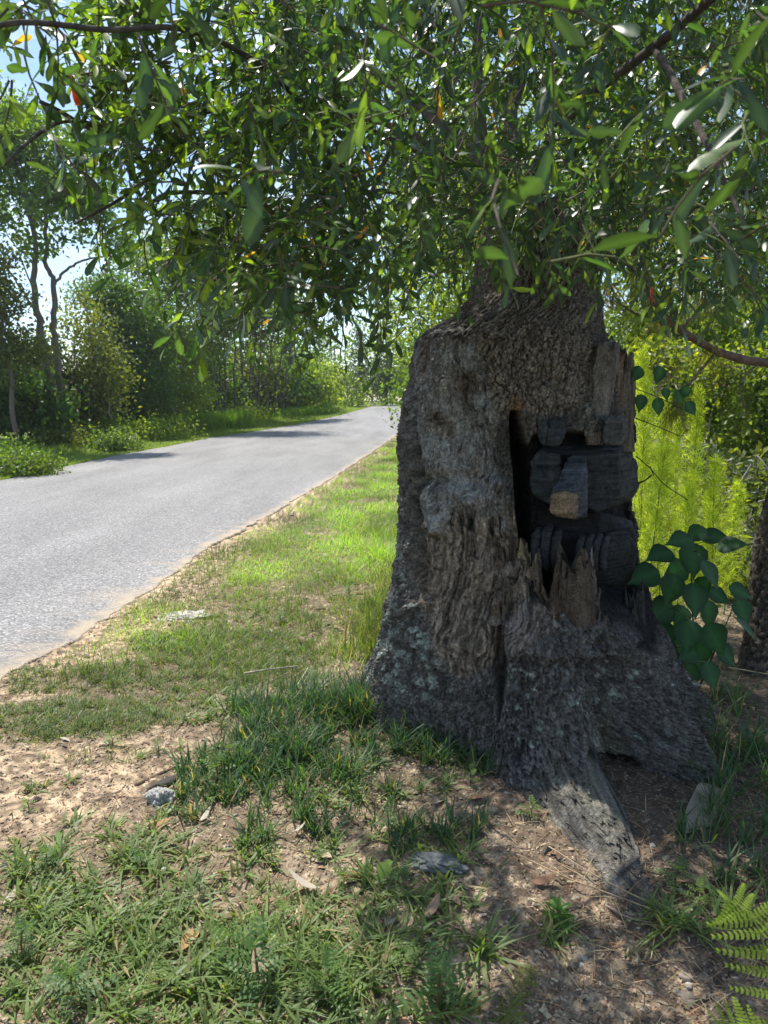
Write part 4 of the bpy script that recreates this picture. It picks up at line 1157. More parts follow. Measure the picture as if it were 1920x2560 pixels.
ROAD_T = 'trees along the far side of the road'
make_tree('tallow_tree', 'tall two-stemmed tree with bare lower trunks and broad crown at the left edge', 'tree', 135, 17,
    [(60, 330, 130, 110), (150, 400, 120, 100), (40, 480, 120, 90), (190, 520, 110, 80), (265, 560, 70, 60), (-60, 420, 130, 130), (130, 600, 70, 35), (330, 600, 60, 40), (60, 270, 70, 50), (230, 450, 90, 60), (280, 500, 60, 50)],
    [([(140, 1050, 0), (138, 940, 0), (122, 820, 0), (112, 700, .1), (125, 640, 0), (115, 520, 0), (90, 400, 0)], .13, .05), ([(148, 1050, .3), (152, 930, .3), (145, 820, .3), (150, 710, .3), (140, 650, .2), (150, 500, .2)], .12, .05),
     ([(150, 715, .3), (185, 670, .3), (240, 645, .2), (300, 640, 0)], .05, .02), ([(118, 790, 0), (90, 720, -.2), (50, 660, -.3), (20, 600, -.3)], .035, .012), ([(118, 760, 0), (80, 650, .3), (40, 560, .3)], .03, .01)],
    .115, MG, 620, 24, 501, ROAD_T, .22, yellow=.08)
make_tree('thin_tree', 'thin dark tree standing at the very left margin of the wood', 'tree', 25, 15,
    [(10, 760, 90, 60), (40, 860, 90, 80), (-40, 700, 90, 90), (30, 640, 40, 30)], [([(45, 1080, 0), (38, 900, 0), (20, 740, 0), (5, 640, 0)], .07, .02)], .085, OL, 391, 20, 502, ROAD_T, .2, yellow=.1)
make_tree('round_tree', 'dense dark round-topped tree right of the two-stemmed tree', 'tree', 335, 21,
    [(345, 800, 95, 90), (330, 900, 110, 90), (290, 730, 70, 45), (370, 960, 110, 60)], [([(335, 1040, 0), (338, 900, 0), (330, 780, 0)], .12, .04)], .10, DG, 714, 24, 503, ROAD_T, .26, yellow=.06)
make_tree('leafy_tree', 'yellow-green leafy tree between the round dark tree and the slender stems', 'tree', 420, 25,
    [(400, 790, 80, 70), (450, 860, 80, 80), (420, 940, 80, 70), (470, 980, 70, 40)], [([(420, 1040, 0), (425, 900, 0), (410, 790, 0)], .12, .04)], .11, YG, 561, 24, 504, ROAD_T, .28)
make_tree('tall_tree', 'tall pale green tree rising behind the others under the hanging leaves', 'tree', 450, 30,
    [(450, 640, 110, 70), (400, 700, 80, 60), (540, 620, 110, 80), (640, 640, 110, 90), (520, 720, 110, 70), (350, 640, 50, 40), (600, 540, 120, 70)], [([(455, 1040, 0), (460, 860, 0), (470, 700, 0), (500, 600, 0)], .18, .06)], .14, PG, 782, 24, 505, ROAD_T, .4)
make_tree('vine_covered_tree', 'olive shrubby tree hung with vines behind the two-stemmed tree', 'tree', 215, 18,
    [(220, 830, 75, 110), (250, 930, 85, 90), (180, 960, 80, 70), (230, 740, 45, 40), (90, 930, 80, 90), (60, 1000, 90, 50)], [([(200, 1060, 0), (195, 940, 0), (210, 800, 0)], .05, .02), ([(240, 1060, 0), (250, 900, 0), (235, 740, 0)], .04, .02), ([(285, 1050, 0), (270, 940, 0), (262, 830, 0)], .03, .015)], .085, OL, 731, 22, 506, ROAD_T, .24, yellow=.22, tcol=(.3, .28, .25))
# slender stems in a stand, each a tree with its own light crown
SL = [(515, 790, 26, 3), (545, 720, 27, -6), (568, 700, 28, 2), (590, 690, 27.5, 5), (612, 700, 28.5, -3), (628, 680, 27, 8), (648, 700, 29, 14), (668, 690, 28, 22), (688, 720, 29, 34), (705, 760, 30, 40), (560, 760, 30, -8), (640, 750, 31, 5)]
ways = ['leftmost slender stem of the stand, dark and leaning left', 'slender stem second from the left in the stand', 'slender stem third from the left, nearly upright', 'slender stem fourth from the left, nearly upright', 'slender stem in the middle of the stand, tipped left', 'slender stem in the middle of the stand, tipped right',
        'slender stem right of the middle, leaning right', 'slender stem third from the right, leaning right', 'slender stem second from the right, leaning strongly right', 'rightmost slender stem, shortest and leaning most', 'thin stem behind the left half of the stand', 'thin stem behind the right half of the stand']
for k, (px, top, Y, lean) in enumerate(SL):
    base = 1052
    make_tree('slender_tree', ways[k], 'tree', px, Y, [(px + lean * 1.5, top + 10, 36, 60), (px + lean * 2 + 20, top + 90, 28, 40), (px + lean - 15, top + 50, 26, 40)],
        [([(px, base, 0), (px + lean * .4, 930, 0), (px + lean, 830, 0), (px + lean * 1.5, top, 0)], .065 if k != 0 else .1, .02)], .11, [PG, MG, OL][k % 3], 75, 20, 520 + k, 'slender trees in a stand beside the road', .3, yellow=.2, tcol=(.13, .115, .1))
# undergrowth that closes the view between and behind the stems
for k, (px, r, w, h, Y, c, lab) in enumerate([
    (60, 1000, 110, 70, 16, DG, 'dark bush at the foot of the thin tree on the left margin'), (170, 1010, 100, 60, 17, OL, 'brownish bush around the feet of the two-stemmed tree'), (300, 1020, 110, 55, 20, DG, 'dark bush below the round dark tree'),
    (420, 1010, 90, 50, 24, MG, 'bush below the yellow-green leafy tree'), (520, 980, 90, 70, 31, DG, 'dark bush behind the left of the slender stand'), (610, 960, 100, 80, 33, OL, 'olive bush behind the middle of the slender stand'),
    (700, 950, 90, 80, 34, MG, 'green bush behind the right of the slender stand'), (770, 960, 60, 60, 36, YG, 'bright bush right of the slender stand'), (-60, 900, 130, 160, 18, DG, 'dark bushes cut by the left edge of the picture'), (480, 880, 90, 110, 33, DG, 'dark bushy mass behind the leftmost slender stem'),
    (640, 860, 130, 90, 38, PG, 'pale bushy mass far behind the slender stand')]):
    make_tree('bush', lab, 'bush', px, Y, [(px, r, w, h), (px - w * .4, r + h * .4, w * .6, h * .6), (px + w * .4, r + h * .3, w * .6, h * .6)], [([(px, 1050, 0), (px + 4, r, 0)], .03, .01)], .09 + .002 * Y, c, 230, 22, 560 + k, 'bushes under the roadside trees', .02 * Y * .8, yellow=.12)
# far end of the road
for k, (px, top, w, Y, c, lab, nm) in enumerate([
    (780, 880, 60, 50, YG, 'yellow-green tree on the left where the road narrows', 'far_tree'), (840, 850, 60, 58, PG, 'pale tree left of the far pines', 'far_tree'), (905, 810, 30, 62, (.05, .08, .045), 'dark narrow pine near the end of the road', 'pine_tree'),
    (965, 800, 34, 60, (.055, .085, .05), 'tall thin pine with a bare trunk near the end of the road', 'pine_tree'), (1010, 850, 60, 66, PG, 'pale tree closing the view at the end of the road', 'far_tree'), (1080, 840, 70, 64, MG, 'green tree at the bend of the road behind the oak', 'far_tree'),
    (740, 830, 70, 60, PG, 'pale tree far behind the slender stand', 'far_tree'), (930, 880, 90, 85, PG, 'hazy tree farthest away beyond the road', 'far_tree'), (1150, 800, 90, 70, MG, 'tree hidden mostly behind the oak trunk', 'far_tree')]):
    make_tree(nm, lab, 'tree', px, Y, [(px, (top + 1000) / 2, w, (1000 - top) / 2), (px, 960, w * 1.1, 45)], [([(px, 1015, 0), (px + 2, 930, 0), (px - 2, top + 15, 0)], .14, .05)], .2, c, 200, 20, 600 + k, 'trees at the far end of the road', .45, yellow=.15)
# low plants of the left verge
for k, (px, py, w, h, c, lab) in enumerate([
    (60, 1165, 70, 26, (.075, .12, .03), 'low leafy plant nearest on the left verge'), (150, 1100, 70, 30, OL, 'low bush on the verge below the vine-covered tree'), (240, 1090, 60, 30, DG, 'dark low plant in the middle of the left verge'), (330, 1080, 60, 28, YG, 'yellow-green low bush on the verge left of the tall grass'),
    (410, 1075, 55, 26, YG, 'low bush touching the tall grass on the verge'), (15, 1130, 60, 36, MG, 'low plant at the left picture edge on the verge'), (290, 1110, 36, 20, (.08, .13, .04), 'small upright leafy plant on the verge'), (740, 1015, 60, 24, YG, 'bright low bush right of the slender stand'), (810, 1005, 50, 22, MG, 'low bush on the verge near the road crest'), (870, 1000, 40, 18, YG, 'low bush beside the road crest'), (620, 1040, 60, 20, YG, 'low growth at the feet of the slender stems')]):
    Yb = float(gnd(px, py + h * .9).y)
    make_tree('low_bush', lab, 'bush', px, Yb, [(px, py, w, h), (px + w * .5, py + h * .3, w * .5, h * .6)], [], .045 + .0022 * Yb, c, 120, 22, 640 + k, 'low bushes on the left verge', .012 * Yb, yellow=.25)
# ------------------------------------------------------------------ right of and behind the oak
RB = 'bushes behind the oak on the right'
BY = (.13, .17, .035); BG2 = (.085, .13, .035)
for k, (px, r, w, h, Y, c, n, lab) in enumerate([
    (1640, 960, 90, 110, 7.8, BY, 380, 'sunlit yellow-green bush directly behind the wood slabs of the oak'), (1780, 1000, 110, 120, 8.0, BY, 380, 'sunlit bush between the feathery weeds and the pine branch'), (1900, 1000, 110, 130, 7.8, BG2, 330, 'bush cut by the right picture edge'),
    (1860, 1180, 120, 100, 6.4, (.075, .1, .035), 330, 'dark leafy bush behind the right end of the feathery weeds'), (1700, 780, 140, 90, 9.0, BG2, 380, 'tall bush behind the pine branch'), (1900, 760, 120, 120, 9.5, MG, 330, 'tall green bush high on the right'),
    (1560, 860, 110, 90, 9.5, BG2, 280, 'bush showing above the broken top of the oak'), (1980, 1330, 80, 120, 6.0, (.10, .13, .06), 200, 'pale leafed bush at the right edge beside the pine foot'), (1840, 1400, 60, 60, 5.6, (.09, .12, .05), 150, 'low bush with narrow leaves right of the feathery weeds')]):
    make_tree('sunlit_bush', lab, 'bush', px, Y, [(px, r, w, h), (px - w * .5, r + h * .5, w * .6, h * .6), (px + w * .5, r + h * .3, w * .6, h * .7)],
        [([(px, 1400, 0), (px - 10, r + 60, 0), (px + 20, r - 20, 0)], .02, .008), ([(px + 30, 1400, .1), (px + 60, r + 40, .1)], .015, .006)], .062, c, n, 20, 700 + k, RB, .13, yellow=.18, tcol=(.3, .27, .23), var=.5)
for k, (px, top, w, Y, c, lab) in enumerate([(1560, 250, 260, 16, YG, 'tall bright tree behind the oak crown on the right'), (1830, 350, 240, 18, MG, 'tall green tree at the upper right'), (1200, 350, 240, 20, YG, 'tall bright tree straight behind the oak crown'), (1095, 420, 170, 27, PG, 'tall tree just left behind the oak crown'),
    (2100, 500, 240, 15, DG, 'dark tree outside the upper right edge'), (1420, 60, 260, 22, PG, 'tallest tree behind the oak'), (1130, 100, 200, 24, YG, 'tree behind the oak crown left of its trunk')]):
    make_tree('backdrop_tree', lab, 'tree', px, Y, [(px, top + 200, w, 210), (px - w * .3, top + 420, w * .8, 180), (px + w * .4, top + 480, w * .7, 160)],
        [([(px, 1150, 0), (px + 10, 800, 0), (px - 10, top + 200, 0)], .14, .05)], .012 + .0055 * Y, c, 520, 24, 720 + k, 'tall trees behind the oak', .02 * Y, yellow=.25)
for k, (px, r, w, h, Y, c, lab) in enumerate([(1120, 930, 120, 110, 24, MG, 'dark wood edge hidden behind the left side of the oak'), (1300, 950, 130, 100, 20, DG, 'bush far behind the middle of the oak'), (1480, 940, 130, 110, 17, MG, 'bush far behind the right side of the oak'),
    (1680, 900, 140, 120, 15, DG, 'dark bush closing the view behind the sunlit bushes'), (1900, 900, 150, 130, 14, MG, 'green bush closing the view at the right edge'), (2160, 950, 170, 140, 12, DG, 'dark bush outside the right edge')]):
    make_tree('bush', lab, 'bush', px, Y, [(px, r, w, h), (px - w * .6, r + h * .6, w * .7, h * .7), (px + w * .6, r + h * .5, w * .7, h * .7)], [([(px, 1060, 0), (px + 5, r, 0)], .04, .015)], .13, c, 260, 20, 760 + k, 'bushes far behind the oak', .3)
# ---- pine at the right edge with its reddish branch and hanging needles
pine = thing('pine_tree', 'rough-barked pine at the right edge with a crooked reddish branch and hanging needles', 'tree', tuple(gnd(1935, 1668)))
pl = np.array(pine.location)
def pine_trunk():
    P = curve_pts([gnd(1925, 1680) - Vector((0, 0, .1)), at(1932, 1560, 3.95), at(1945, 1380, 3.95), at(1975, 1250, 3.95), at(2050, 1000, 4.0), at(2130, 600, 4.1), at(2200, 0, 4.3), at(2240, -900, 4.6)], 24)
    rad = np.interp(np.linspace(0, 1, len(P)), [0, .05, .15, 1], [.22, .15, .12, .07])
    V, Fq = tube_np(P, rad, 64)
    a = np.tile(np.arange(64) / 64 * 2 * math.pi, len(P)); t = np.repeat(np.arange(len(P)) * .04, 64)
    f1, f2, iv = worley2(a * 3.0, t * 9, 801)
    cr = smooth((f2 - f1) / .3)
    C = np.repeat(P, 64, 0)
    n = (V - C) / np.linalg.norm(V - C, axis=1, keepdims=True)
    V = V + n * (.016 * cr + .006 * fbm(a * 8, t * 30, 0 * a, 802, 3))[:, None]
    col = np.array([.15, .125, .105]) * (1 + .3 * (iv[:, None] - .5)); col = col * (.5 + .5 * cr[:, None])
    return mesh_np('trunk', V - pl, [Fq], col)
part('trunk', pine_trunk(), M['oak_bark'], pine)
PB = [([(2120, 700, 4.1), (2000, 900, 4.1), (1900, 905, 4.1), (1810, 885, 4.0), (1740, 850, 3.95), (1670, 800, 3.9), (1630, 740, 3.9), (1618, 690, 3.9)], .028), ([(1790, 880, 4.0), (1740, 940, 3.9), (1700, 990, 3.8), (1680, 1020, 3.8)], .008), ([(1680, 810, 3.9), (1600, 790, 4.0), (1550, 760, 4.0)], .009),
      ([(1700, 825, 3.95), (1760, 760, 4.1), (1800, 700, 4.2)], .008), ([(1618, 690, 3.9), (1580, 600, 3.9), (1520, 560, 3.9)], .012), ([(2150, 200, 4.2), (1950, 160, 4.1), (1780, 120, 4.0), (1650, 200, 3.9)], .03), ([(1950, 160, 4.1), (1800, 300, 4.1), (1720, 420, 4.1)], .012), ([(1900, 905, 4.1), (1850, 960, 4.0), (1870, 1040, 3.9)], .006)]
tips = []
for k, (pp, r0) in enumerate(PB):
    pts = curve_pts([at(*q) for q in pp], 8)
    V, Fq = tube_np(pts, np.linspace(r0, r0 * .5, len(pts)), 10)
    V = V + (.15 * r0 * fbm(V[:, 0] * 50, V[:, 1] * 50, V[:, 2] * 50, 805, 3))[:, None]
    part('branch', mesh_np('branch', V - pl, [Fq], np.array([.17, .12, .095]) * (1 + .4 * fbm(V[:, 0] * 60, V[:, 1] * 60, V[:, 2] * 60, 806, 2)[:, None])), M['bark'], pine)
    tips += [pts[int(len(pts) * t)] for t in (.5, .75)] + [pts[-1]]
nb = Bag()
for k in range(90):
    if k < 30:
        c = np.array(tips[k % len(tips)])
    else:
        c = np.array(at(bg.uniform(1480, 1950), bg.uniform(-80, 760), bg.uniform(3.7, 4.6)))
    n = 46
    D = unit_rand(n, bg) * .55; D[:, 2] -= .75
    Lh = bg.uniform(.14, .24, n)
    P = c + bg.normal(size=(n, 3)) * .02
    T = np.array([(0, -.5, 0), (0, .5, 0), (.5, .5, -.0), (.5, -.5, -.0), (1, 0, -.12)])
    V, Fo, tt = scatter(T, [np.array([(0, 1, 2), (0, 2, 3), (3, 2, 4)])], basis(D, unit_rand(n, bg)), P, np.stack([Lh, np.full(n, .0016), Lh], 1), np.array([.09, .13, .04]) if k % 5 else np.array([.2, .11, .05]))
    nb.add(V - pl, Fo, tt)
o = part('needles', nb.mesh('needles', False), M['feather'], pine); o['kind'] = 'stuff'
# ---- dog fennel: bright feathery stalks
def fennel_mesh(h, seed):
    g = np.random.default_rng(seed)
    b = Bag(); n = 1050
    t = g.random(n) ** .8
    P = np.stack([0 * t, 0 * t, h * (.12 + .88 * t)], 1)
    r = (.125 * (1 - t) ** .7 + .025) * (.4 + .6 * np.minimum(1, t * 5))
    D = unit_rand(n, g); D[:, 2] = np.abs(D[:, 2]) * .9 + .25
    D /= np.linalg.norm(D, axis=1, keepdims=True)
    reach = r * g.random(n)
    Q = P + D * reach[:, None]
    D2 = D + unit_rand(n, g) * .8
    fr = (np.array([(0, 0, 0), (.5, .05, 0), (1, 0, -.08), (.5, -.05, 0), (.25, 0, 0), (.5, .38, .03), (.55, .37, .03), (.3, 0, 0), (.5, -.38, .03), (.45, -.38, .03), (.5, 0, 0), (.8, .3, 0), (.84, .28, 0), (.55, 0, 0), (.8, -.3, 0), (.76, -.3, 0)]),
          [np.array([(0, 1, 2), (0, 2, 3), (4, 5, 6), (7, 8, 9), (10, 11, 12), (13, 14, 15)])])
    c = np.array([.36, .46, .08]) * (.45 + 1.0 * g.random((n, 1)))
    V, Fo, tt = scatter(fr[0], fr[1], basis(D2, unit_rand(n, g)), Q, .055 * (.6 + .7 * g.random(n)) * (1.15 - .4 * t), c)
    b.add(V, Fo, tt)
    s = Bag(); s.tube([(0, 0, -.02), (.01, 0, h * .5), (0, .01, h)], [.005, .004, .0015], 5, (.2, .24, .07))
    for k in range(26):
        tt_ = .12 + .8 * k / 26; a = k * 2.4
        q = np.array([0, 0, h * tt_]); e = q + np.array([math.cos(a), math.sin(a), 1.1]) * .13 * (1 - tt_) ** .6
        s.tube([q, (q + e) / 2 + [0, 0, -.01], e], [.002, .0015, .0008], 3, (.2, .24, .07))
    return b.mesh('plume', False), s.mesh('stem')
FN = None
for k, (px, top, Y, lab) in enumerate([(1600, 950, 4.35, 'feathery bright green weed rising against the right side of the oak'), (1655, 1000, 4.55, 'feathery weed behind the dead hanging leaf'), (1700, 1060, 4.9, 'feathery weed between the two tallest plumes'), (1740, 980, 4.5, 'tallest separate feathery plume on the right'), (1795, 1150, 4.5, 'shorter feathery weed at the right of the patch'),
    (1625, 1120, 4.1, 'feathery weed nearest to the oak, lower than its neighbours'), (1700, 1190, 4.2, 'feathery weed just above the dark heart-leafed sapling'), (1770, 1230, 4.9, 'short feathery weed behind the sapling'), (1605, 880, 5.0, 'pale feathery plume showing highest beside the wood slabs'), (1830, 1210, 5.0, 'rightmost feathery weed, smallest')]):
    x = Wp(px, Y) * (1.01); z0 = gz(x, Y); h = zrow(top, Y) - z0
    lab = lab
    if FN is None:
        FN = thing('dog_fennel', lab, 'weed', (x, Y, z0), 0, 'feathery weeds right of the oak')
        pm, sm = fennel_mesh(1.0, 811)
        part('plume', pm, M['feather'], FN); part('stem', sm, M['grass'], FN)
        FN.scale = (1, 1, h)
    else:
        c = copy_thing(FN, (x, Y, z0), bg.uniform(0, 6), lab); c.scale = (bg.uniform(.85, 1.15), bg.uniform(.85, 1.15), h)
        c.rotation_euler = (bg.uniform(-.05, .05), bg.uniform(-.07, .07), bg.uniform(0, 6))
# ---- heart-leafed sapling in front of them
sap = thing('tallow_sapling', 'dark young sapling with broad heart-shaped leaves in the shade right of the oak', 'sapling', tuple(gnd(1740, 1740)))
sl_ = np.array(sap.location)
st = Bag()
base = sap.location.copy()
mains = [curve_pts([base, at(1735, 1600, 3.35), at(1728, 1450, 3.3), at(1735, 1345, 3.3)], 6), curve_pts([base, at(1690, 1620, 3.3), at(1650, 1500, 3.25)], 6), curve_pts([base, at(1790, 1620, 3.3), at(1840, 1500, 3.3)], 6), curve_pts([base, at(1700, 1680, 3.2), at(1640, 1660, 3.15)], 5)]
for m_ in mains:
    st.tube(m_ - sl_, np.linspace(.006, .002, len(m_)), 5, (.09, .10, .05))
LEAVES = [(1740, 1335, 60, 200), (1790, 1340, 70, 20), (1830, 1360, 70, 40), (1700, 1350, 70, 170), (1650, 1385, 75, 175), (1735, 1400, 85, 270), (1780, 1435, 75, 300), (1610, 1440, 80, 190), (1690, 1430, 70, 200), (1680, 1475, 80, 250), (1740, 1500, 85, 270), (1800, 1490, 60, 340), (1855, 1480, 60, 350),
    (1860, 1530, 70, 290), (1650, 1530, 85, 200), (1700, 1540, 60, 230), (1775, 1540, 75, 280), (1870, 1570, 70, 320), (1650, 1590, 85, 240), (1720, 1590, 80, 260), (1790, 1600, 85, 300), (1690, 1630, 70, 220), (1750, 1640, 70, 270), (1640, 1650, 60, 200), (1720, 1690, 75, 250), (1780, 1690, 70, 290), (1820, 1640, 65, 320), (1760, 1460, 60, 80), (1720, 1640, 60, 180)]
TAL = leaf_template([0, .1, .26, .45, .68, .87, 1], [.02, .26, .40, .40, .24, .07, .01], .12, .2)
tme = mesh_np('leaf', TAL[0], TAL[1], np.tile([[.9], [2.2], [1.0]], (7, 1)) * np.array((.018, .05, .02))); tme.materials.append(M['dull_leaf'])
tme2 = mesh_np('leaf', TAL[0], TAL[1], np.tile([[1.], [2.], [.9]], (7, 1)) * np.array((.024, .06, .024))); tme2.materials.append(M['dull_leaf'])
allm = np.concatenate(mains)
def put_leaf(me, P, d, n, size, parent, origin, name='leaf', label=None):
    B = basis(np.array([d], float), np.array([n], float))[0]
    ob = link(name, me, None, parent)
    ob.matrix_local = Matrix([[*(B[r] * size), P[r] - origin[r]] for r in range(3)] + [[0, 0, 0, 1]])
    if label: ob['label'] = label
    return ob
for k, (px, py, sz, ang) in enumerate(LEAVES):
    Y = bg.uniform(3.05, 3.4)
    s_m = sz * 1.12 / F * Y
    a = R(ang)
    d = np.array([math.cos(a), bg.uniform(-.7, -.2), math.sin(a) * .8 - .15])
    c = np.array(at(px, py, Y))
    P = c - d / np.linalg.norm(d) * s_m * .5
    put_leaf(tme if k % 3 else tme2, P, d, np.array([0, -.8, .7]) + bg.normal(size=3) * .25, s_m, sap, sl_)
    q = allm[np.argmin(np.linalg.norm(allm - P, axis=1))]
    st.tube([q - sl_, (q + P) / 2 - sl_ + [0, 0, .02], P - sl_], [.0022, .0016, .0012], 4, (.10, .12, .05))
part('stem', st.mesh('stem'), M['bark'], sap)
# ---- thin shoot beside the oak with rounded dark leaves and one dead leaf
sh = thing('hanging_shoot', 'thin shoot with dark rounded leaves and one dead leaf right of the oak', 'shoot', tuple(at(1590, 1010, 3.2)))
so = np.array(sh.location); sb = Bag()
for pp in [[(1560, 960, 3.25), (1600, 975, 3.2), (1660, 1000, 3.1), (1720, 1030, 3.1)], [(1575, 1040, 3.25), (1640, 1065, 3.15), (1700, 1090, 3.1)], [(1590, 1140, 3.25), (1625, 1170, 3.2), (1660, 1210, 3.2), (1720, 1250, 3.2)], [(1625, 1165, 3.2), (1635, 1190, 3.2)]]:
    sb.tube(curve_pts([at(*q) for q in pp], 4) - so, .0022, 4, (.07, .06, .04))
part('stem', sb.mesh('stem'), M['bark'], sh)
for (px, py, sz, ang) in [(1600, 930, 52, 250), (1652, 930, 55, 260), (1603, 1000, 55, 268), (1640, 1010, 55, 285), (1690, 990, 45, 300), (1715, 1020, 50, 310), (1660, 985, 40, 290), (1700, 1000, 40, 30)]:
    a = R(ang); Y = 3.12
    put_leaf(tme, np.array(at(px, py - 15, Y)), np.array([math.cos(a), -.2, math.sin(a)]), np.array([.3, -1, .2]), sz * .85 / F * Y, sh, so)
dme = mesh_np('leaf', OAK_HI[1][0] * [1, .9, 3.0], OAK_HI[1][1], (.05, .03, .02)); dme.materials.append(M['dry'])
put_leaf(dme, np.array(at(1634, 1180, 3.18)), np.array([-.3, 0, -1.0]), np.array([.8, -1, 0]), .085, sh, so, label='dead curled brown leaf')
# ------------------------------------------------------------------ grass, litter, weeds, leaves, stones
fg = np.random.default_rng(31)
def hz(x, y):
    return ground_h(np.asarray(x, float), np.asarray(y, float))
def blades(x, y, L, w, lean, col, curl=.5, seg=3):
    n = len(x)
    st = np.linspace(0, 1, seg + 1)
    z0 = hz(x, y) - .004
    a = fg.uniform(0, 2 * math.pi, n)
    dx, dy = np.cos(a), np.sin(a)
    sx, sy = -dy, dx
    V = np.zeros((n, seg * 2 + 1, 3))
    ln = lean * fg.uniform(.3, 1.5, n)
    for k, t in enumerate(st):
        out = L * (ln * t + curl * ln * t * t)
        up = L * t * np.sqrt(np.clip(1 - (ln * .55) ** 2, .12, 1)) - L * .25 * ln * t * t
        cx, cy_, cz = x + dx * out, y + dy * out, z0 + np.maximum(up, .003 * t)
        ww = w * (1 - t ** 2.2) * .5 * (0.7 + 1.2 * t * (1 - t))
        if k < seg:
            V[:, 2 * k] = np.stack([cx - sx * ww, cy_ - sy * ww, cz], 1)
            V[:, 2 * k + 1] = np.stack([cx + sx * ww, cy_ + sy * ww, cz + ww * .4], 1)
        else:
            V[:, 2 * k] = np.stack([cx, cy_, cz], 1)
    Fq = [(2 * k, 2 * k + 1, 2 * k + 3, 2 * k + 2) for k in range(seg - 1)]
    Ft = [(2 * (seg - 1), 2 * seg - 1, 2 * seg)]
    off = (np.arange(n) * (2 * seg + 1))[:, None, None]
    Fo = [(np.array(Fq)[None] + off).reshape(-1, 4), (np.array(Ft)[None] + off).reshape(-1, 3)]
    return V.reshape(-1, 3), Fo, np.repeat(col, 2 * seg + 1, 0)
def gcol(n, base, var=.4, dry=.12):
    c = np.asarray(base) * (1 - var / 2 + var * fg.random((n, 1)))
    c = np.where(fg.random((n, 1)) < dry, np.array([.33, .26, .13]) * (.7 + .5 * fg.random((n, 1))), c)
    return c
gb = Bag()
for (cx, cy_, rx, ry, dn, h, kd) in PATCHES:
    area = math.pi * rx * ry
    if kd == 'short': n = int(area * 9500 * dn)
    elif kd == 'long': n = int(area * 5200 * dn)
    else: n = int(area * 3100 * dn)
    nc = max(4, int(n / 14))
    a = fg.uniform(0, 2 * math.pi, nc); r = np.sqrt(fg.random(nc)) * 1.15
    qx, qy = cx + rx * r * np.cos(a), cy_ + ry * r * np.sin(a)
    x = np.repeat(qx, 14) + fg.normal(size=nc * 14) * .014; y = np.repeat(qy, 14) + fg.normal(size=nc * 14) * .014
    m = len(x)
    L = h * fg.uniform(.45, 1.35, m)
    wd = {'short': .0042, 'long': .0075, 'mix': .0095}[kd] * fg.uniform(.6, 1.3, m)
    base = {'short': (.115, .165, .05), 'long': (.06, .12, .05), 'mix': (.14, .20, .06)}[kd]  # tints carry shade and sun: cooler long grass, brighter mix
    V, Fo, tt = blades(x, y, L, wd, {'short': .8, 'long': .55, 'mix': 1.0}[kd], gcol(m, base, .6, .07))
    gb.add(V, Fo, tt)
# sparse blades everywhere off the road
n = 15000
y = 1.2 + 6.5 * fg.random(n) ** 1.1; x = fg.uniform(-1, 1, n) * (.62 * y + .3)
s_, l_, h_, n1, n2 = ground_masks(x, y)
keep = (x > road_right(y) + .2) & (fg.random(n) < np.clip(.16 - .14 * s_ + .35 * smooth(n2 * 2) * (1 - s_) - .3 * h_, .02, 1))
x, y = x[keep], y[keep]
V, Fo, tt = blades(x, y, fg.uniform(.02, .07, len(x)), .0035 * fg.uniform(.6, 1.4, len(x)), .9, gcol(len(x), (.10, .14, .05), .5, .35)); gb.add(V, Fo, tt)
link('grass', gb.mesh('grass', False), M['grass'], kind='stuff')
# verge of the near side, 4 to 30 m
vb = Bag()
n = 120000
y = 3.3 + 27 * fg.random(n) ** 2.1; dr = .1 + 3.2 * fg.random(n) * (y / 8) ** .4
x = road_right(y) + dr
s_, l_, h_, n1, n2 = ground_masks(x, y)
keep = (fg.random(n) < np.clip(l_, .6, 1) * (.35 + .65 * smooth(n2 * 2 + .8)) * smooth((y - 3.3 + .5 * n1) / 1.8)) & (np.hypot(x - .65, y - 3.4) > .9)
x, y = x[keep], y[keep]
V, Fo, tt = blades(x, y, fg.uniform(.03, .085, len(x)) * (1 + .8 * np.clip(noise3(x * 2.6, y * 1.6, 0 * x, 78), 0, 1) * 2) * (1 + .4 * (x > road_right(y) + 1.5)), .0045 * (1 + (y - 4) * .09), .6, gcol(len(x), (.19, .31, .045), .5, .12) * (.95 + .75 * noise3(x * 1.9, y * 1.1, 0 * x, 77))[:, None], seg=2); vb.add(V, Fo, tt)
# taller grass against the left foot of the oak
n = 2400
x = fg.normal(-.02, .16, n) + .0; y = fg.uniform(4.0, 6.4, n); x = x + (y - 3.9) * .12
V, Fo, tt = blades(x, y, fg.uniform(.08, .27, n), .006 * np.ones(n), .4, gcol(n, (.14, .19, .04), .5, .12)); vb.add(V, Fo, tt)
link('verge_grass', vb.mesh('verge_grass', False), M['grass'], kind='stuff')
# verge across the road
wb = Bag()
n = 90000
y = 8 + 46 * fg.random(n) ** 1.6; dl = .02 + fg.random(n) ** 1.3 * (1.6 + .03 * y)
x = road_left(y) - dl
L = (.05 + .16 * smooth((dl - .9) / 1.2)) * fg.uniform(.5, 1.4, n) * (1 + y * .008)
V, Fo, tt = blades(x, y, L, .008 * (1 + y * .08), .5, gcol(n, (.18, .27, .045), .45, .07), seg=2); wb.add(V, Fo, tt)
link('roadside_grass', wb.mesh('roadside_grass', False), M['grass'], kind='stuff')
tb = Bag()
def tallgrass(p0, p1, n, L, depth):
    a, b = gnd(*p0), gnd(*p1)
    t = fg.random(n)
    x = a.x + (b.x - a.x) * t - fg.random(n) * .4; y = a.y + (b.y - a.y) * t + fg.random(n) * depth
    V, Fo, tt = blades(x, y, L * fg.uniform(.6, 1.2, n), .012 + 0 * x + y * .0009, .28, gcol(n, (.15, .27, .035), .35, .03)); tb.add(V, Fo, tt)
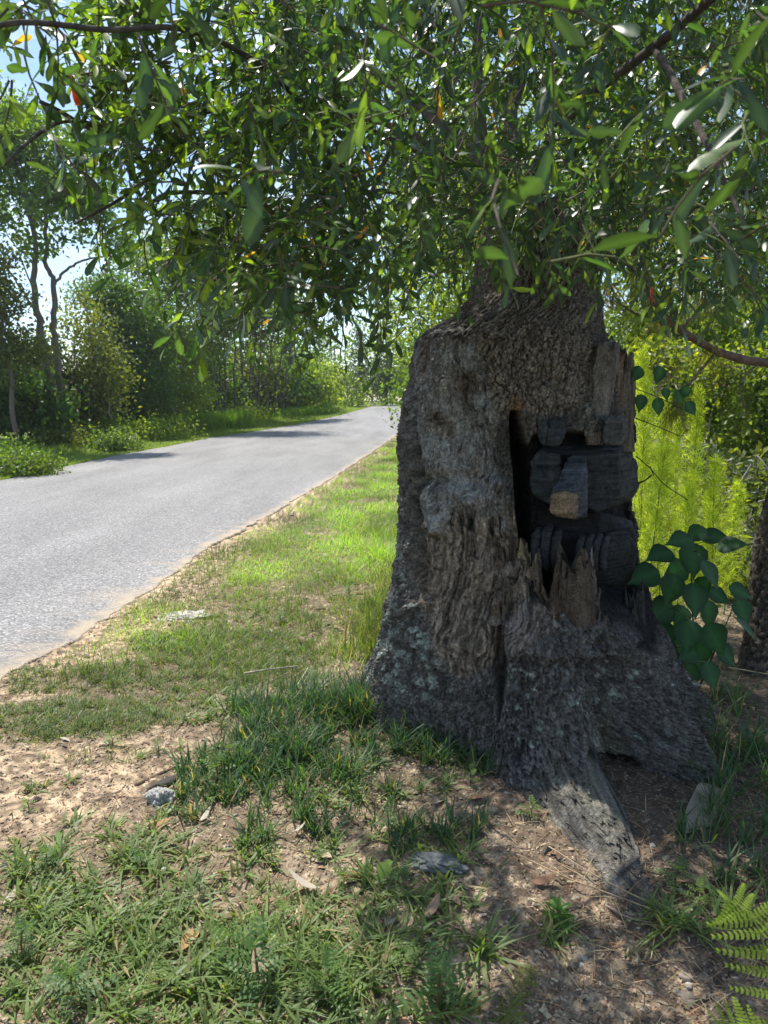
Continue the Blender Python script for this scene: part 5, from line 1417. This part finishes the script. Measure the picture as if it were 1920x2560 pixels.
tallgrass((440, 1090), (620, 1072), 5200, .85, 1.6)
tallgrass((700, 1052), (830, 1036), 2600, .6, 2.0)
tallgrass((0, 1180), (120, 1160), 900, .35, .6)
tg = link('tall_grass', tb.mesh('tall_grass', False), M['grass'], kind='stuff')
# ------------------------------------------------------------------ litter: chips, crumbs and needles
def chips(n, xf, size, flat, cols, name, seed):
    g = np.random.default_rng(seed)
    x, y = xf(n, g)
    s_, l_, h_, n1, n2 = ground_masks(x, y)
    ok = (x > road_right(y) - .02)
    x, y, s_, h_ = x[ok], y[ok], s_[ok], h_[ok]
    n = len(x)
    T = np.array([(-.5, -.3, 0), (.5, -.35, 0), (.45, .3, 0), (-.4, .4, 0), (0, 0, .5)])
    Fs = [np.array([(0, 1, 4), (1, 2, 4), (2, 3, 4), (3, 0, 4)])]
    D = np.stack([np.cos(q := g.uniform(0, 6.28, n)), np.sin(q), g.normal(0, .2, n)], 1)
    N = np.stack([g.normal(0, .25, n), g.normal(0, .25, n), np.ones(n)], 1)
    S = size * np.exp(g.normal(0, .45, n))
    S3 = np.stack([S * g.uniform(.8, 2.2, n), S, S * flat * g.uniform(.6, 1.4, n)], 1)
    c = np.asarray(cols)[g.integers(0, len(cols), n)] * (.7 + .6 * g.random((n, 1)))
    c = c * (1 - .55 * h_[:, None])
    V, Fo, tt = scatter(T, Fs, basis(D, N), np.stack([x, y, hz(x, y) + .001], 1), S3, c)
    b = Bag(); b.add(V, Fo, tt)
    link(name, b.mesh(name, False), M['dry'] if 'litter' in name else M['stone'], kind='stuff')
def fan(y0, y1, p):
    def f(n, g):
        y = y0 + (y1 - y0) * g.random(n) ** p
        return g.uniform(-1, 1, n) * (.58 * y + .25), y
    return f
chips(42000, fan(1.3, 5.5, 1.3), .0065, .5, [(.42, .32, .21), (.5, .41, .28), (.3, .22, .15), (.22, .15, .1), (.16, .12, .09), (.36, .22, .13)], 'leaf_litter', 41)
chips(26000, fan(1.3, 5.5, 1.2), .0055, 1.0, [(.42, .35, .26), (.3, .24, .18), (.18, .14, .11), (.36, .29, .2), (.4, .31, .21)], 'gravel', 42)
chips(9000, fan(4.5, 14, 1.2), .016, .3, [(.5, .40, .27), (.4, .31, .2), (.27, .2, .13)], 'verge_litter', 43)
# pine needles and dry stalks lying about
n = 3800
y = 1.3 + 4.2 * fg.random(n) ** 1.2; x = fg.uniform(-1, 1, n) * (.58 * y + .2)
ok = (x > road_right(y) + .1) & (fg.random(n) < np.where(x > .4, 1, .35)); x, y = x[ok], y[ok]; n = len(x)
T = np.array([(0, -.5, 0), (0, .5, 0), (.5, .5, .3), (.5, -.5, .3), (1, 0, 0)])
q = fg.uniform(0, 6.28, n)
V, Fo, tt = scatter(T, [np.array([(0, 1, 2), (0, 2, 3), (3, 2, 4)])], basis(np.stack([np.cos(q), np.sin(q), fg.normal(.02, .07, n)], 1), np.tile([0, 0, 1.0], (n, 1))), np.stack([x, y, hz(x, y) + .004], 1),
    np.stack([fg.uniform(.05, .17, n), np.full(n, .0015) + .001 * fg.random(n), np.full(n, .02)], 1), np.array([(.38, .25, .14), (.3, .17, .09), (.45, .36, .22)])[fg.integers(0, 3, n)])
b = Bag(); b.add(V, Fo, tt); link('fallen_needles', b.mesh('fallen_needles', False), M['dry'], kind='stuff')
# debris on the near shoulder right of the stump: bark chips
# ------------------------------------------------------------------ weeds with divided leaves
def pinnate(n_l=5, w=.34, lobe=.16):
    V, T3 = [], []
    def tri(a, b, c):
        i = len(V); V.extend([a, b, c]); T3.append((i, i + 1, i + 2))
    zz = lambda t: .25 * t - .45 * t * t
    for k in range(n_l):
        t = .22 + .68 * k / (n_l - 1)
        L = w * math.sin(math.pi * (.25 + .62 * t))
        for s in (-1, 1):
            a = (t - .03, 0, zz(t)); b = (t + .10, s * L, zz(t) - .04); m1 = (t + .02, s * L * .55 , zz(t) + .02); m2 = (t + .12, s * L * .45, zz(t) + .0)
            tri(a, m1, (t + .05, 0, zz(t + .05))); tri(m1, b, m2); tri(m1, m2, (t + .05, 0, zz(t + .05)))
            tri(m1, (t - .04, s * L * .72, zz(t)), (t + .05, s * L * .75, zz(t)))
    tri((.88, -.03, zz(.9)), (.88, .03, zz(.9)), (1.08, 0, zz(1.0)))
    for k in range(4):
        t0, t1 = k / 4, (k + 1) / 4
        tri((t0, -.012, zz(t0)), (t0, .012, zz(t0)), (t1, 0, zz(t1)))
    return np.array(V), np.array(T3)
PV, PT = pinnate()
WL = [mesh_np('leaf', PV, [PT], c, False) for c in [(.10, .17, .04), (.075, .14, .04), (.14, .21, .045)]]
for m_ in WL: m_.materials.append(M['grass'])
def make_weed(label, loc, h, nl, colr, seed, leafsize):
    g = np.random.default_rng(seed)
    t = thing('ragweed', label, 'weed', loc, 0, 'small weeds with divided leaves')
    b = Bag(); b.tube([(0, 0, -.02), (.004, .003, h * .5), (0, 0, h)], [.0028, .0022, .0012], 5, (.15, .13, .06))
    part('stem', b.mesh('stem'), M['grass'], t)
    for k in range(nl):
        f = .25 + .75 * k / max(1, nl - 1)
        a = k * 2.2 + g.uniform(-.3, .3)
        el = .2 + .9 * f ** 2
        d = np.array([math.cos(a) * math.cos(el), math.sin(a) * math.cos(el), math.sin(el)])
        B = basis(np.array([d]), np.array([[0, 0, 1.0]]))[0]
        s = leafsize * (1.1 - .5 * f) * g.uniform(.8, 1.2)
        ob = part('leaf', WL[colr], None, t)
        ob.matrix_local = Matrix([[*(B[r] * s), [0, 0, h * f][r]] for r in range(3)] + [[0, 0, 0, 1]])
    return t
protos = []
def P3(px, py, up=0.0):
    p = gnd(px, py); return (p.x, p.y, float(hz([p.x], [p.y])[0]) - .002 + up)
WEEDS = [((70, 2035), 1.0, 2, 'pale weed standing alone on the bare sand at the left edge'), ((352, 2185), .9, 1, 'weed next to the torn dead leaf left of centre'), ((280, 1868), .9, 2, 'weed at the upper rim of the bare sand'), ((390, 1795), 1.1, 2, 'bright weed among the short grass left of the stump'), ((395, 1888), .8, 1, 'small weed right of the bare sand, above the bark-like stick'),
    ((540, 1965), 1.6, 2, 'tallest weed left of the long grass, catching the sun'), ((575, 1925), 1.3, 1, 'dark weed leaning on the long grass'), ((70, 1790), .8, 2, 'weed at the left end of the short grass strip'), ((575, 2400), 1.8, 2, 'large bright weed at the bottom left of centre'), ((640, 2480), 2.0, 1, 'large weed at the bottom edge left of centre'),
    ((790, 1700), 1.3, 1, 'weed growing by the pile of dry twigs'), ((1065, 1805), 1.6, 0, 'tall pale weed against the foot of the oak'), ((1190, 1900), 1.3, 1, 'drooping dark weed touching the left of the front root'), ((1175, 1990), 1.2, 0, 'second weed down along the front root'), ((1330, 2075), 1.0, 2, 'bright weed growing at the left side of the front root'),
    ((970, 2110), 1.3, 0, 'weed with finely cut leaves between the root and the dead leaves'), ((800, 2170), .7, 2, 'tiny bright weed above the curled brown leaves'), ((710, 2320), 1.0, 2, 'weed left of the curled brown leaves'), ((1690, 2240), 1.2, 0, 'weed in the lit needles right of the front root'), ((1740, 2290), 1.1, 1, 'weed just right of the lit needles'),
    ((120, 2180), 1.1, 2, 'weed in the lower left grass, upper one of two'), ((60, 2390), 1.2, 2, 'weed at the lower left edge'), ((560, 1700), 1.0, 1, 'weed in the half shade left of the dry twigs'), ((450, 1880), .7, 2, 'pale tiny weed beside the dark pebble'), ((700, 1560), 1.2, 2, 'weed in the sun above the dry twigs'), ((745, 1610), 1.1, 1, 'weed at the shade border above the dry twigs'),
    ((640, 1540), 1.0, 2, 'weed right of the crumpled white patch'), ((870, 1500), 1.7, 1, 'dark weed close to the left root flare'), ((905, 1590), 1.6, 0, 'feathery weed leaning on the left root flare'), ((830, 1440), 1.4, 2, 'weed in the bright verge grass left of the oak'), ((1100, 2540), 2.2, 2, 'bright broad weed at the bottom edge near the centre'), ((1010, 2440), 1.6, 0, 'weed at the bottom left of the small fern'),
    ((860, 2230), .9, 0, 'weed right of the curled brown leaves'), ((1000, 2250), 1.0, 1, 'weed below the pale round leaf'), ((460, 2060), .8, 1, 'weed just right of the lichen-covered chunk'), ((930, 1830), 1.2, 0, 'weed inside the long grass before the oak'), ((180, 2530), 1.6, 1, 'weed in the lower left corner'), ((400, 2480), 1.4, 1, 'weed near the bottom edge, left'), ((820, 2500), 1.6, 1, 'weed near the bottom edge under the dead leaves'), ((500, 2260), .9, 2, 'weed beside the white pebble')]
for k, (pp, sc, c, lab) in enumerate(WEEDS):
    if len(protos) < 6:
        t = make_weed(lab, P3(*pp), [.04, .055, .05, .035, .06, .05][k], [7, 9, 8, 6, 10, 8][k], [2, 1, 2, 0, 1, 0][k], 900 + k, [.05, .055, .06, .045, .05, .06][k])
        t.scale = (sc,) * 3; protos.append(t)
    else:
        src = protos[(k * 5 + 1) % 6]
        copy_thing(src, P3(*pp), fg.uniform(0, 6), lab, scale=sc * fg.uniform(.9, 1.1))
# rosette weed
ros = thing('rosette_weed', 'small glossy rosette plant on bare soil below the front root', 'weed', P3(1395, 2320))
RL = leaf_template([0, .3, .6, .85, 1], [.03, .1, .17, .13, .01], .25, .35)
rme = mesh_np('leaf', RL[0], RL[1], (.09, .19, .035)); rme.materials.append(M['oak_leaf'])
for k in range(16):
    a = k * 2.4; el = .25 + .06 * k
    d = np.array([math.cos(a) * math.cos(el), math.sin(a) * math.cos(el), math.sin(el)])
    put_leaf(rme, np.array([0, 0, .01 + .002 * k]), d, np.array([0, 0, 1.0]), .055 - .0012 * k, ros, np.zeros(3))
# pale round leaf plant
rl = thing('round_leafed_plant', 'pale green round leaf on a short stalk between weeds, left of the front root', 'plant', P3(965, 2215))
b = Bag(); b.tube([(0, 0, 0), (0, .01, .05)], .0018, 4, (.2, .25, .08)); part('stem', b.mesh('stem'), M['grass'], rl)
rm = mesh_np('leaf', TAL[0] * [1, 1.1, 1], TAL[1], (.36, .46, .13)); rm.materials.append(M['leaf'])
put_leaf(rm, np.array([-.0, .01, .055]), np.array([-.2, -.5, -.5]), np.array([.1, -.8, .7]), .055, rl, np.zeros(3))
put_leaf(rm, np.array([0, .01, .05]), np.array([.5, -.2, .3]), np.array([.1, -.8, .7]), .025, rl, np.zeros(3))
# small seedling with yellow leaves by the charred foot
sd = thing('bright_seedling', 'tiny seedling with glowing yellow-green leaves beside the charred foot of the oak', 'seedling', tuple(at(1622, 1500, 3.55)))
b = Bag(); b.tube([(0, 0, -.12), (.0, .0, -.02), (.01, 0, 0)], .002, 4, (.2, .2, .05)); part('stem', b.mesh('stem'), M['grass'], sd)
ym = mesh_np('leaf', RL[0], RL[1], (.4, .42, .03)); ym.materials.append(M['feather'])
for d in [(-.6, -.2, .5), (.9, -.2, -.1), (.3, -.1, .1), (-.3, -.3, -.4)]:
    put_leaf(ym, np.array([0, 0, 0]), np.array(d), np.array([0, -.7, .7]), .055, sd, np.zeros(3))
# ------------------------------------------------------------------ ferns
def fern(label, base, fronds, group=None, col=(.2, .29, .04)):
    t = thing('bracken_fern', label, 'fern', base, 0, group)
    bl = np.array(base)
    # one pinna: a saw-edged blade, shared by all
    V, T3 = [], []
    n = 9
    for k in range(n):
        u0 = k / n
        L = .13 * (1 - u0) ** .6 + .02
        for s in (-1, 1):
            i = len(V)
            bz = -.22 * u0 * u0; by = .07 * math.sin(u0 * 2.4)
            V += [(u0, by, bz), (u0 + .085, by, bz), (u0 + .10, by + s * L, bz - .02), (u0 + .045, by + s * L * .85, bz - .015)]
            T3 += [(i, i + 1, i + 2), (i, i + 2, i + 3)]
    i = len(V); V += [(0, -.012, .01), (0, .012, .01), (1.05, 0, 0)]; T3.append((i, i + 1, i + 2))
    pm = mesh_np('pinna', np.array(V), [np.array(T3)], col, False); pm.materials.append(M['feather'])
    for (pts, maxw, npair) in fronds:
        C = curve_pts(pts, 8)
        b = Bag(); b.tube(C - bl, np.linspace(.0022, .0008, len(C)), 5, (.2, .25, .06))
        fr = part('frond', b.mesh('frond'), M['grass'], t)
        D = np.gradient(C, axis=0); D /= np.linalg.norm(D, axis=1, keepdims=True)
        for k in range(npair):
            f = .12 + .86 * k / npair
            j = f * (len(C) - 1); i0 = int(j); p = C[i0] * (1 - (j - i0)) + C[min(i0 + 1, len(C) - 1)] * (j - i0)
            d = D[i0]
            up = np.array([0, -.45, .9]); side = np.cross(d, up); side /= np.linalg.norm(side)
            L = maxw * (math.sin(math.pi * (.18 + .80 * (1 - f))) ** .8) * (1 - .55 * f)
            for s in (-1, 1):
                dd = side * s + d * .35 + np.array([0, 0, -.08]) + fg.normal(size=3) * .10
                put_leaf(pm, p, dd, up + fg.normal(size=3) * .15, L * fg.uniform(.85, 1.1), fr, bl, 'pinna')
    return t
q = lambda px, py, Y: at(px, py, Y)
fern('bright bracken fern reaching in from the lower right edge', tuple(gnd(2060, 2700)), [
    ([q(2000, 2800, 1.2), q(1945, 2560, 1.22), q(1925, 2420, 1.26), q(1890, 2310, 1.3), q(1845, 2262, 1.34), q(1800, 2252, 1.36)], .13, 10),
    ([q(2000, 2800, 1.2), q(1940, 2640, 1.12), q(1850, 2570, 1.12), q(1765, 2548, 1.14)], .085, 10),
    ([q(2080, 2800, 1.2), q(2000, 2480, 1.35), q(1960, 2400, 1.5)], .1, 8)])
g0 = gnd(1240, 2560)
fern('small sunlit fern with brownish fronds at the bottom centre', tuple(g0), [
    ([g0, q(1225, 2500, 1.68), q(1210, 2440, 1.72), q(1190, 2400, 1.76)], .05, 13), ([g0, q(1290, 2500, 1.62), q(1320, 2440, 1.68), q(1330, 2405, 1.72)], .055, 14),
    ([g0, q(1270, 2530, 1.58), q(1290, 2545, 1.53), q(1330, 2590, 1.48)], .05, 12), ([g0, q(1200, 2540, 1.6), q(1180, 2510, 1.62), q(1165, 2480, 1.66)], .045, 12), ([g0, q(1260, 2480, 1.66), q(1262, 2440, 1.7)], .045, 12)], col=(.17, .19, .06))
# ------------------------------------------------------------------ fallen leaves, stones, wood
DLV = [leaf_template([0, .12, .3, .5, .7, .88, 1], [.012, .1, .18, .2, .17, .09, .01], f, c) for f, c in ((.5, .3), (-.3, -.25), (.2, .6))]
DCOL = [(.42, .25, .13), (.46, .36, .25), (.33, .19, .11), (.52, .46, .36), (.3, .2, .14), (.5, .3, .15)]
FL = [((850, 2225), .085, 0, 0, .3, 'large curled tan leaf, upper of the pair left of the small pale plant'), ((800, 2250), .09, 3, 1, 2.9, 'pale flat leaf lying under the curled tan leaf'), ((830, 2165), .08, 1, 2, 2.6, 'narrow pale curled leaf above the large curled tan leaf'), ((360, 2085), .075, 0, 1, .2, 'torn brown leaf lying beside a weed left of centre'), ((965, 2335), .06, 3, 0, 1.2, 'grey-tan leaf lying on end below the small stones'),
    ((1085, 2045), .08, 1, 0, 1.0, 'grey-brown leaf left of the front root'), ((1165, 2040), .07, 2, 1, .3, 'rust brown leaf left of the front root'), ((1325, 2252), .065, 2, 1, .1, 'dark orange leaf on the bare soil below the front root'), ((1130, 2255), .05, 2, 2, 1.8, 'rust leaf near the lichen-covered bark'), ((1150, 2295), .06, 4, 0, 2.2, 'crumpled grey leaf below the rust leaf'),
    ((500, 2080), .05, 3, 1, 1.1, 'small pale leaf upright in grass right of the lichen-covered chunk'), ((150, 1860), .05, 3, 2, .1, 'pale oval leaf at the edge of the short grass'), ((250, 1875), .04, 3, 0, .2, 'cream oval leaf on the sand rim'), ((1125, 1935), .05, 1, 1, .9, 'pale leaf by the grass next to the front root'), ((455, 2390), .08, 5, 0, 1.3, 'orange-brown leaf standing in the lower left grass'),
    ((665, 2480), .09, 1, 1, 2.0, 'greenish tan leaf at the bottom edge left of centre'), ((10, 2270), .05, 3, 1, 1.5, 'cream leaf at the left edge'), ((920, 1850), .05, 2, 0, 1.3, 'brown leaf in the long grass before the oak'), ((620, 2280), .04, 4, 2, .4, 'small brown leaf in the middle grass'), ((1780, 2260), .1, 4, 0, 2.5, 'dark brown leaf right of the lit needles'),
    ((1060, 2330), .07, 4, 1, .9, 'brown leaf left of the rosette plant'), ((735, 2110), .04, 3, 1, .5, 'pale leaf scrap in the middle grass'), ((1850, 1790), .08, 5, 2, .3, 'brown leaf in the shade under the pine'), ((880, 1490), .09, 1, 0, .2, 'tan leaf lying behind the left root flare'), ((960, 1470), .08, 5, 1, .7, 'brown leaf beside the left root flare')]
LM = {}
for (pp, sz, ci, ti, an, lab) in FL:
    key = (ci, ti)
    if key not in LM:
        LM[key] = mesh_np('fallen_leaf', DLV[ti][0], DLV[ti][1], DCOL[ci]); LM[key].materials.append(M['dry'])
    o = link('fallen_leaf', LM[key]); p = P3(*pp)
    o.location = (p[0], p[1], p[2] + .02); o.scale = (sz * 1.2,) * 3
    o.rotation_euler = (fg.uniform(-.3, .3), fg.uniform(-.25, .1), an)
    tag(o, lab, 'leaf', 'dead leaves on the ground')
def rock_mesh(name, seed, col, lump=.35, cell=0.0, sub=4):
    bm = bmesh.new(); bmesh.ops.create_icosphere(bm, subdivisions=sub, radius=1)
    V = np.array([v.co[:] for v in bm.verts]); Fq = np.array([[v.index for v in f.verts] for f in bm.faces]); bm.free()
    d = 1 + lump * fbm(V[:, 0] * 1.6, V[:, 1] * 1.6, V[:, 2] * 1.6, seed, 4)
    if cell:
        f1, f2, iv = worley2(V[:, 0] * 3.2 + V[:, 2] * 2, V[:, 1] * 3.2, seed)
        d = d + cell * (smooth((f2 - f1) / .3) - .5) + cell * .6 * (iv - .5)
    V = V * d[:, None]
    c = np.asarray(col) * (1 + .35 * fbm(V[:, 0] * 5, V[:, 1] * 5, V[:, 2] * 5, seed + 3, 3)[:, None])
    return mesh_np(name, V, [Fq], np.clip(c, .02, .8))
ST = [rock_mesh('stone', 61, (.52, .47, .41), .7, .18, sub=3), rock_mesh('stone', 62, (.26, .23, .2), .7, .18, sub=3), rock_mesh('stone', 63, (.34, .28, .22), .75, .2, sub=3)]
for m_ in ST: m_.materials.append(M['stone'])
for (pp, sx, ci, lab) in [((568, 2128), .016, 0, 'round white pebble in the middle grass'), ((408, 2190), .016, 0, 'white pebble below the torn brown leaf'), ((425, 1815), .014, 1, 'dark pebble near the top of the bare sand'), ((458, 1832), .013, 0, 'whitish pebble near the dark pebble'), ((420, 1866), .014, 2, 'tan pebble below the dark pebble'), ((1090, 2110), .012, 0, 'small white pebble left of the front root'),
    ((1190, 2335), .016, 2, 'greyish lump of stone on the shaded soil'), ((1460, 2415), .014, 0, 'white stone below the front root, in the lit patch'), ((1455, 2432), .012, 0, 'smaller white stone just under the lit patch stone'), ((1710, 2465), .022, 2, 'flat tan stone at the lower right'), ((1720, 2480), .014, 0, 'bright white stone on the lower right soil'), ((1690, 2495), .011, 0, 'small white stone left of the bright one'),
    ((1625, 2495), .012, 0, 'white pebble near the bottom right'), ((1715, 2510), .03, 2, 'large buried stone at the bottom right'), ((1630, 2150), .013, 0, 'pale pebble between the front and the right root'), ((1700, 2250), .014, 0, 'pale pebble in the lit needles'), ((1020, 1940), .010, 0, 'tiny white pebble in the lit patch before the oak'), ((1075, 1945), .010, 0, 'second tiny white pebble in the lit patch before the oak'),
    ((560, 1780), .014, 2, 'flat tan stone left of the long grass'), ((265, 1690), .02, 2, 'pebble on the sandy strip by the road'), ((285, 1700), .016, 0, 'pale pebble on the sandy strip by the road')]:
    o = link('stone', ST[ci]); p = P3(*pp); o.location = (p[0], p[1], p[2] + sx * .05); o.scale = (sx * .85, sx * .7, sx * .5); o.rotation_euler = (0, 0, fg.uniform(0, 6)); tag(o, lab, 'stone', 'stones on the ground')
ck = rock_mesh('lichen_chunk', 64, (.44, .43, .40), .7, .3, 5); ck.materials.append(M['stone'])
o = link('lichen_chunk', ck); p = P3(405, 2012); o.location = (p[0], p[1], p[2] + .006); o.scale = (.05, .042, .034); tag(o, 'rough whitish cracked chunk lying at the right rim of the bare sand', 'wood chunk')
dk = rock_mesh('dark_bark_piece', 65, (.09, .08, .07), .4, .1, 4); dk.materials.append(M['stone'])
o = link('dark_bark_piece', dk); p = P3(410, 1975); o.location = (p[0], p[1], p[2] + .01); o.scale = (.06, .025, .02); o.rotation_euler = (0, 0, .8); tag(o, 'dark bark piece leaning behind the whitish cracked chunk', 'bark')
lb = rock_mesh('lichen_bark', 66, (.2, .21, .2), .4, .25, 5); lb.materials.append(M['stone'])
o = link('lichen_bark', lb); p = P3(1095, 2190); o.location = (p[0], p[1], p[2] + .01); o.scale = (.085, .045, .022); o.rotation_euler = (0, 0, -.3); tag(o, 'flat grey lichen-covered bark piece among the weeds left of the front root', 'bark')
wp = rock_mesh('crumpled_scrap', 67, (.5, .46, .41), .6, .35, 5); wp.materials.append(M['stone'])
o = link('crumpled_scrap', wp); p = P3(465, 1545); o.location = (p[0], p[1], p[2] - .018); o.scale = (.17, .13, .05); o.rotation_euler = (0, 0, .5); tag(o, 'whitish crumpled patch on the sand between the road and the grass', 'scrap')
# big pale bark piece on the right, curled
Lb = leaf_template([0, .12, .3, .5, .7, .88, 1], [.01, .05, .12, .17, .21, .19, .07], .18, -.12)
Lb[0][:, 2] += .05 * np.sin(Lb[0][:, 0] * 9 + Lb[0][:, 1] * 14); bm_ = mesh_np('bark_piece', Lb[0], Lb[1], (.55, .47, .37)); bm_.materials.append(M['wood'])
o = link('bark_piece', bm_)
so_ = o.modifiers.new('thick', 'SOLIDIFY'); so_.thickness = .02; ss = o.modifiers.new('smooth', 'SUBSURF'); ss.levels = 2; ss.render_levels = 2
p0 = Vector(P3(1705, 2120)); p1 = Vector(at(1775, 2000, 2.55)); d = p1 - p0
Bm = basis(np.array([tuple(d)]), np.array([[-.25, -.85, .45]]))[0]; s = d.length * 1.02
o.matrix_world = Matrix([[*(Bm[r] * s), p0[r] + (.01 if r == 2 else 0)] for r in range(3)] + [[0, 0, 0, 1]])
tag(o, 'large pale curled piece of bark leaning on the ground right of the oak', 'bark')
# sticks and dry twigs
def stick(label, pix, r, col=(.3, .25, .19), up=.01, group=None):
    pts = []
    for (px, py) in pix:
        g = gnd(px, py); pts.append((g.x, g.y, float(hz([g.x], [g.y])[0]) + up))
    c = curve_pts(pts, 5); org = c[0].copy()
    b = Bag(); b.tube(c - org, np.linspace(r, r * .6, len(c)), 7, col)
    o = link('stick', b.mesh('stick'), M['bark'], loc=tuple(org)); tag(o, label, 'stick', group)
stick('long pale stick lying across the dry twigs left of the oak', [(610, 1705), (660, 1700), (745, 1692)], .006, (.4, .35, .3), .05)
stick('forked bare stick reaching down from the twig pile', [(770, 1690), (740, 1745), (712, 1775)], .004, (.4, .36, .3), .04)
stick('thin dry twig fanning down to the left from the pile', [(765, 1690), (700, 1745), (655, 1790)], .003, up=.04)
stick('dry twig fanning furthest left from the pile', [(755, 1685), (680, 1720), (630, 1745)], .003, up=.035)
stick('dark buried stick at the right rim of the bare sand', [(180, 2030), (300, 1985), (400, 1945), (440, 1930)], .012, (.16, .12, .09), -.004)
stick('weathered grey stick at the left edge', [(-20, 2190), (60, 2150), (160, 2110)], .018, (.33, .28, .22), -.006)
stick('thin wire-like twig crossing the sand beside the road', [(-10, 1725), (60, 1705), (150, 1680)], .0025, (.2, .15, .1), .01)
stick('long dry stalk running from the front root to the lower right', [(1290, 2180), (1420, 2240), (1560, 2290), (1650, 2320)], .0025, (.36, .26, .16), .02)
stick('second long dry stalk beside the front root', [(1370, 2165), (1480, 2230), (1600, 2285), (1700, 2330)], .0025, (.4, .3, .2), .025)
stick('thin root-like stick on the bare soil below the front root', [(1515, 2300), (1570, 2320), (1640, 2340)], .004, (.3, .22, .17), .006)
stick('thin stick across the soil at the bottom', [(1090, 2320), (1180, 2370), (1310, 2420)], .0025, (.3, .2, .13), .01)
stick('fallen branch behind the sapling on the right', [(1680, 1745), (1780, 1740), (1850, 1750)], .02, (.2, .15, .11), 0)
stick('thin bent twig arching by the pine foot', [(1820, 1690), (1870, 1700), (1925, 1705)], .003, (.4, .38, .22), .04)
stick('short green stub sticking from the soil', [(1562, 2432), (1570, 2400)], .004, (.3, .33, .12), .02)
# ------------------------------------------------------------------ the summer haze: one closed box of thin even air
hb = bmesh.new()
bmesh.ops.create_cube(hb, size=1.0)
hm = bpy.data.meshes.new('haze'); hb.to_mesh(hm); hb.free()
hz_ob = bpy.data.objects.new('haze', hm); COL.objects.link(hz_ob)
hz_ob.scale = (820, 820, 19.2); hz_ob.location = (0, 0, 8.1)
hz_ob['kind'] = 'stuff'
hmat = bpy.data.materials.new('haze')
n_, l_ = nodes_of(hmat)
ho = n_.new('ShaderNodeOutputMaterial'); hv = n_.new('ShaderNodeVolumePrincipled')
hv.inputs['Color'].default_value = (.93, .97, 1, 1); hv.inputs['Density'].default_value = .0006; hv.inputs['Anisotropy'].default_value = .5
l_.new(hv.outputs[0], ho.inputs['Volume']); hm.materials.append(hmat)
